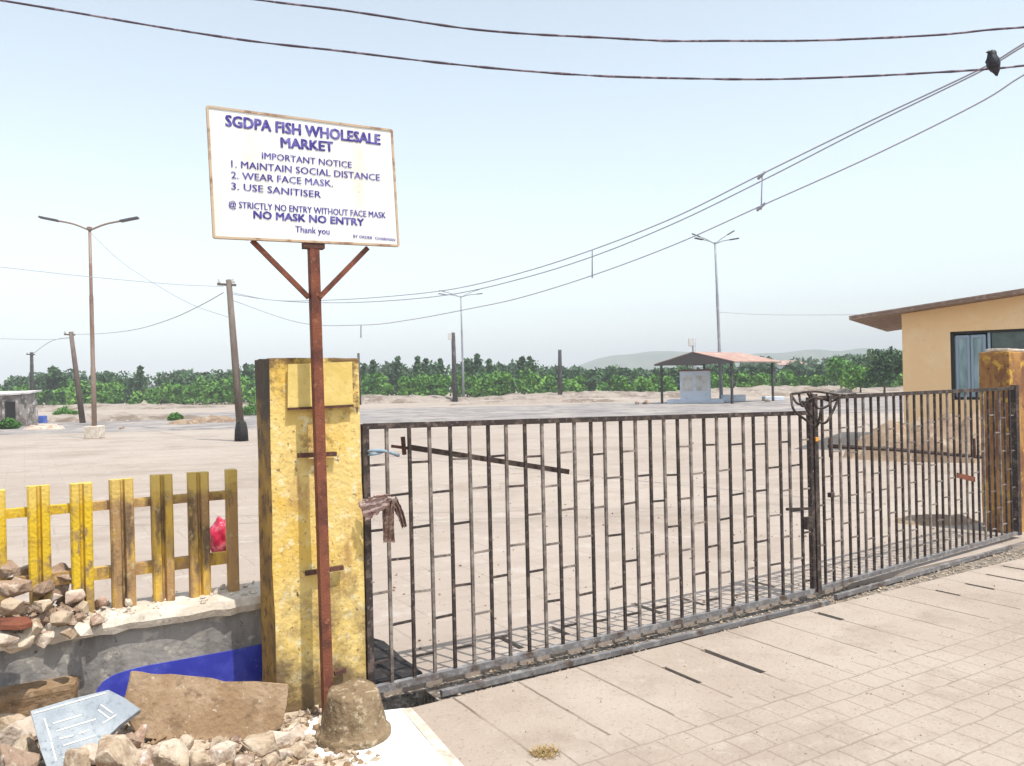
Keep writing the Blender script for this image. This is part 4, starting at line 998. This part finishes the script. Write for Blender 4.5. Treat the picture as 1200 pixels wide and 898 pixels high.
for k, (ua, ub) in enumerate(((u0+.09, u0+.34), (u0+.36, u0+.62))):
    q = MB()
    for (xa, xb, za, zb_) in ((ua, ub, z1w-.14, z1w-.08), (ua, ub, z0w+.06, z0w+.1), (ua, ua+.045, z0w+.1, z1w-.14), (ub-.045, ub, z0w+.1, z1w-.14)):
        q.box(P((xa+xb)/2, -.09, (za+zb_)/2), xb-xa, .03, zb_-za, wd_, wo_, Z_)
    q.build('sash', 'alu', wn)
M['paneglass'] = mat('pale glass with painted reflections', [(.16, .26, .27), ((.30, .42, .48), 4, .45, .6, 3, .2)], rough=.15, bump=0, spec=.7)  # reflections in the pane are put into its colour as pale streaks
MB().box(P(u0+.35, -.115, (z0w+z1w)/2), .56, .008, z1w-z0w-.2, wd_, wo_, Z_).build('pane', 'paneglass', wn)
MB().box(P((u0+.7+u1)/2, -.12, (z0w+z1w)/2), u1-u0-.75, .008, z1w-z0w-.1, wd_, wo_, Z_).build('pane', 'glass', wn)
MB().box(P(u0+.68, -.10, (z0w+z1w)/2), .05, .05, z1w-z0w-.1, wd_, wo_, Z_).build('mullion', 'alu', wn)

# dirt heap before the building
p = G(1095, 522); mound('dirt_heap', 8.05, 15.2, 1.75, .8, .72, 'dirt', 4, label='long brown dirt heap seen through the right gate leaf before the building', cat='dirt heap', ang=R(-25))
p = G(1180, 612); mound('dirt_heap', 4.55, 8.75, .45, .25, .07, 'dirt', 6, label='small brown dirt heap at the foot of the rusty right pillar', cat='dirt heap')
# dark mounds and low debris on the left of the yard
for k, (px, py, rx, h, m_, lab) in enumerate(((250, 495, 1.3, .28, 'dirt', 'low dark brown debris mound left of the leaning pole'), (215, 497, .8, .2, 'dirt', 'small debris mound beside the dark green bush'),
                                          (52, 503, .9, .22, 'stone2', 'small pale debris pile right of the shack'))):
    p = G(px, py); mound('debris_mound', p.x, p.y, rx, .5, h, m_, k+20, label=lab, cat='debris')
# shack at left edge
p = G(14, 501); p.z = 0
t = thing('shack', p, 'small patched grey shack with a dark doorway at the far left edge', 'shack')
fx = Vector((1, 0.05, 0)).normalized(); fy = Vector((-.05, 1, 0)).normalized()
c = p+Vector((-1.55, 1.2, 0)); hS = 1.62
MB().box(c+Z_*hS/2, 3.0, 2.2, hS, fx, fy, Z_, bev=.03).rough(3, .05, 1.5).build('wall', 'shackwall', t)
dp = G(13, 501); MB().box(Vector((dp.x, c.y-1.16, .62)), .45, .1, 1.24, fx, fy, Z_).build('doorway', 'dark', t)
for dx in (-.32, .32): MB().box(Vector((dp.x+dx, c.y-1.18, .66)), .12, .12, 1.34, fx, fy, Z_, bev=.02).build('door_frame', 'shackwall', t)
MB().box(c+Z_*(hS+.05), 3.3, 2.5, .08, fx, (fy+Z_*.06).normalized(), Z_).rough(3, .04, 2).build('roof', 'whiteb', t)
p = G(38, 493); b = MB(); b.lathe(p, [(.22, 0), (.25, .02), (.25, .2), (.265, .22), (.25, .24), (.25, .42), (.265, .44), (.25, .46), (.25, .64), (.22, .68), (.05, .70)], 18)
tag(b.build('drum', 'bluedrum'), 'blue plastic drum standing just right of the shack', 'drum')
p = G(48, 496); b = MB(); b.box(p+Z_*.2, .5, .4, .4, bev=.04); b.rough(2, .05, 4); tag(b.build('sack', 'bluedrum'), 'pale blue sack slumped beside the blue drum', 'sack')
for k, (px, py, s_) in enumerate(((899, 471, .35), (757, 474, .5), (143, 503, .25), (812, 520, .06), (746, 474, .4))):
    p = G(px, py); rock(p+Z_*s_*.2, s_, 'stone3', ['dark stone on the ground right of the shelter posts', 'grey-brown stone left of the booth', 'small stone right of the street lamp base', 'small dark stone behind the left gate leaf', 'brown stone lying farther left of the booth'][k], 'stone')

# ================================================================== OVERHEAD CABLES AND CROW
def cable(pts, r, m, label, group=None, n=16, extra=None, lumps=0):
    b = MB(); sp = spline(pts, n)
    rad = [r*(1+lumps*noise.noise(Vector((i*.35, len(pts), 0)))) for i in range(len(sp))]
    b.tube(sp, rad, 6)
    if extra:
        for (p, q, rr) in extra: b.tube([p, q], rr, 5)
    return tag(b.build('overhead_cable', m), label, 'cable', group)
A = lambda l, Y0, Y1: [at(x, y, Y0+(Y1-Y0)*(x-l[0][0])/(l[-1][0]-l[0][0])) for x, y in l]
cable(A([(-60, -9), (10, 2), (100, 17), (200, 34), (300, 49), (400, 60), (500, 72), (600, 82), (700, 89), (800, 92), (900, 93), (1000, 90), (1080, 86), (1160, 81), (1200, 77), (1260, 71)], 8.2, 8.2), .0110, 'wire', 'lower of the two thick black twisted cables crossing the top of the sky', n=10, lumps=.5)
cable(A([(240, -10), (310, 1), (400, 12), (480, 24), (550, 34), (620, 40), (700, 44), (780, 48), (850, 48), (930, 48), (1000, 46), (1100, 41), (1160, 35), (1200, 32), (1260, 26)], 8.6, 8.6), .0115, 'wire', 'upper of the two thick black twisted cables crossing the top of the sky', n=10, lumps=.5)
Q0 = Vector((5.7, 9, 0)); Q1 = Vector((-8.95, 25.8, 0))
def onspan(px, py, o=0):
    d = ray(px, py); k = d.x/d.y   # X = k*Y
    dq = Q1-Q0; tt = (k*Q0.y - Q0.x)/(dq.x - k*dq.y); Y = Q0.y+dq.y*tt
    return at(px, py, Y+o)
u_pts = [(1290, -2), (1200, 51), (1145, 83), (1020, 142), (893, 204), (790, 255), (694, 293), (610, 320), (530, 339), (450, 348), (380, 352), (320, 352), (272, 343)]
cable([onspan(x, y) for x, y in u_pts], .010, 'greywire', 'upper grey line of the span descending from top right to the leaning pole', n=10)
cable([onspan(x, y) for x, y in [(1290, 1), (1200, 54), (1145, 86), (1020, 147), (893, 212), (790, 262), (694, 301), (610, 327), (530, 345), (450, 353), (380, 355), (320, 352), (272, 345)]], .009, 'greywire', 'second grey line running close beneath the upper one of the descending span', n=10)
l_pts = [(1290, 40), (1200, 88), (1145, 122), (1020, 184), (893, 241), (790, 287), (694, 323), (610, 349), (550, 362), (480, 375), (425, 381), (350, 378), (272, 352)]
cable([onspan(x, y) for x, y in l_pts], .009, 'greywire', 'lowest grey line of the span descending to the leaning pole, with hanging spacers', n=10,
      extra=[(onspan(893, 206), onspan(892, 246), .010), (onspan(694, 293), onspan(694, 326), .012), (onspan(423, 381), onspan(423, 396), .015), (onspan(897, 201), onspan(888, 210), .02), (onspan(897, 238), onspan(887, 247), .02)])
lt = at(105, 272, 29.3)
cable([at(262, 343, 25.8), at(235, 358, 28), at(200, 374, 32), at(160, 386, 38), at(120, 391, 44), at(84, 392, 49)], .016, 'greywire', 'grey cable sagging from the leaning pole to the thin pale pole')
cable([at(262, 336, 25.8), at(200, 333, 25), at(100, 324, 24), at(0, 313, 23), at(-80, 304, 22)], .010, 'greywire', 'faint grey wire running left out of the picture from the leaning pole top')
cable([lt, at(140, 305, 28.5), at(180, 332, 27.5), at(225, 357, 26.5), at(268, 372, 25.8)], .009, 'greywire', 'faint wire slanting from the left street lamp down to the leaning pole')
cable([at(84, 395, 49), at(60, 400, 52), at(37, 416, 56)], .018, 'greywire', 'short grey wire between the two thin poles at far left')
cable([at(83, 397, 49), at(40, 398, 48), at(-60, 395, 46)], .015, 'greywire', 'faint level wire leaving the picture at left from the thin pale pole')
cable([at(840, 366, 55), at(900, 369, 50), at(1000, 369, 40), at(1055, 367, 30), at(1100, 362, 20)], .012, 'greywire', 'faint thin wire from the right street lamp to the roof of the ochre building')

c0 = at(1164, 82, 8.2)
px2 = 8.2/FPX
b = MB()
# crow: back turned, body upright leaning, tail below the cable
ax = [(-1.5, 12.5, .3), (-1.0, 13, 1.6), (-.5, 16, 3.6), (0, 20, 4.2), (.2, 23, 3.6)]
body = [((3.8, -1.5), 1.2), ((3.2, 2), 3.0), ((2.0, 6), 5.6), ((.6, 11), 7.4), ((-.6, 16), 7.2), ((-1.2, 20), 5.6), ((-1.2, 22.5), 5.0), ((-1.0, 25), 4.8), ((-1, 27.2), 3.4), ((-1, 28.3), .8)]
pts = [c0 + Vector((x*px2, -.004*y*0, (y-5)*px2)) for (x, y), r in body]
b.tube(pts, [r*px2 for _, r in body], 14)
b.tube([pts[7], pts[7]+Vector((-5.5*px2, -.02, .3*px2)), pts[7]+Vector((-9.5*px2, -.03, -1.2*px2))], [2.2*px2, 1.6*px2, .3*px2], 8)
for sgn in (-1, 1):
    w0 = pts[4]+Vector((sgn*5.2*px2, .01, 0)); b.tube([w0+Z_*3*px2, w0, pts[1]+Vector((sgn*2.2*px2, .0, 2*px2)), pts[0]+Vector((sgn*.6*px2, 0, -1*px2))], [1.0*px2, 3.0*px2, 2.2*px2, .4*px2], 8)
    b.tube([pts[2]+Vector((sgn*2*px2-2*px2, -.01, 0)), c0+Vector((sgn*2*px2-1*px2, 0, .012))], [1.0*px2, .7*px2], 6)
tag(b.build('crow', 'crow', smooth=True), 'black crow perched on the cable at the top right', 'bird')

# ================================================================== HAZE
b = MB(); b.box((0, 600, 43), 4200, 3600, 90); hz = b.build('haze', 'dark'); hz['kind'] = 'stuff'
hm = bpy.data.materials.new('haze air'); hm.use_nodes = True; t_ = hm.node_tree; t_.nodes.remove(t_.nodes['Principled BSDF'])
pv = t_.nodes.new('ShaderNodeVolumePrincipled'); pv.inputs['Color'].default_value = (.94, .975, 1, 1); pv.inputs['Density'].default_value = .0011; pv.inputs['Anisotropy'].default_value = -.35
t_.links.new(pv.outputs[0], t_.nodes['Material Output'].inputs['Volume'])
hz.data.materials.clear(); hz.data.materials.append(hm)
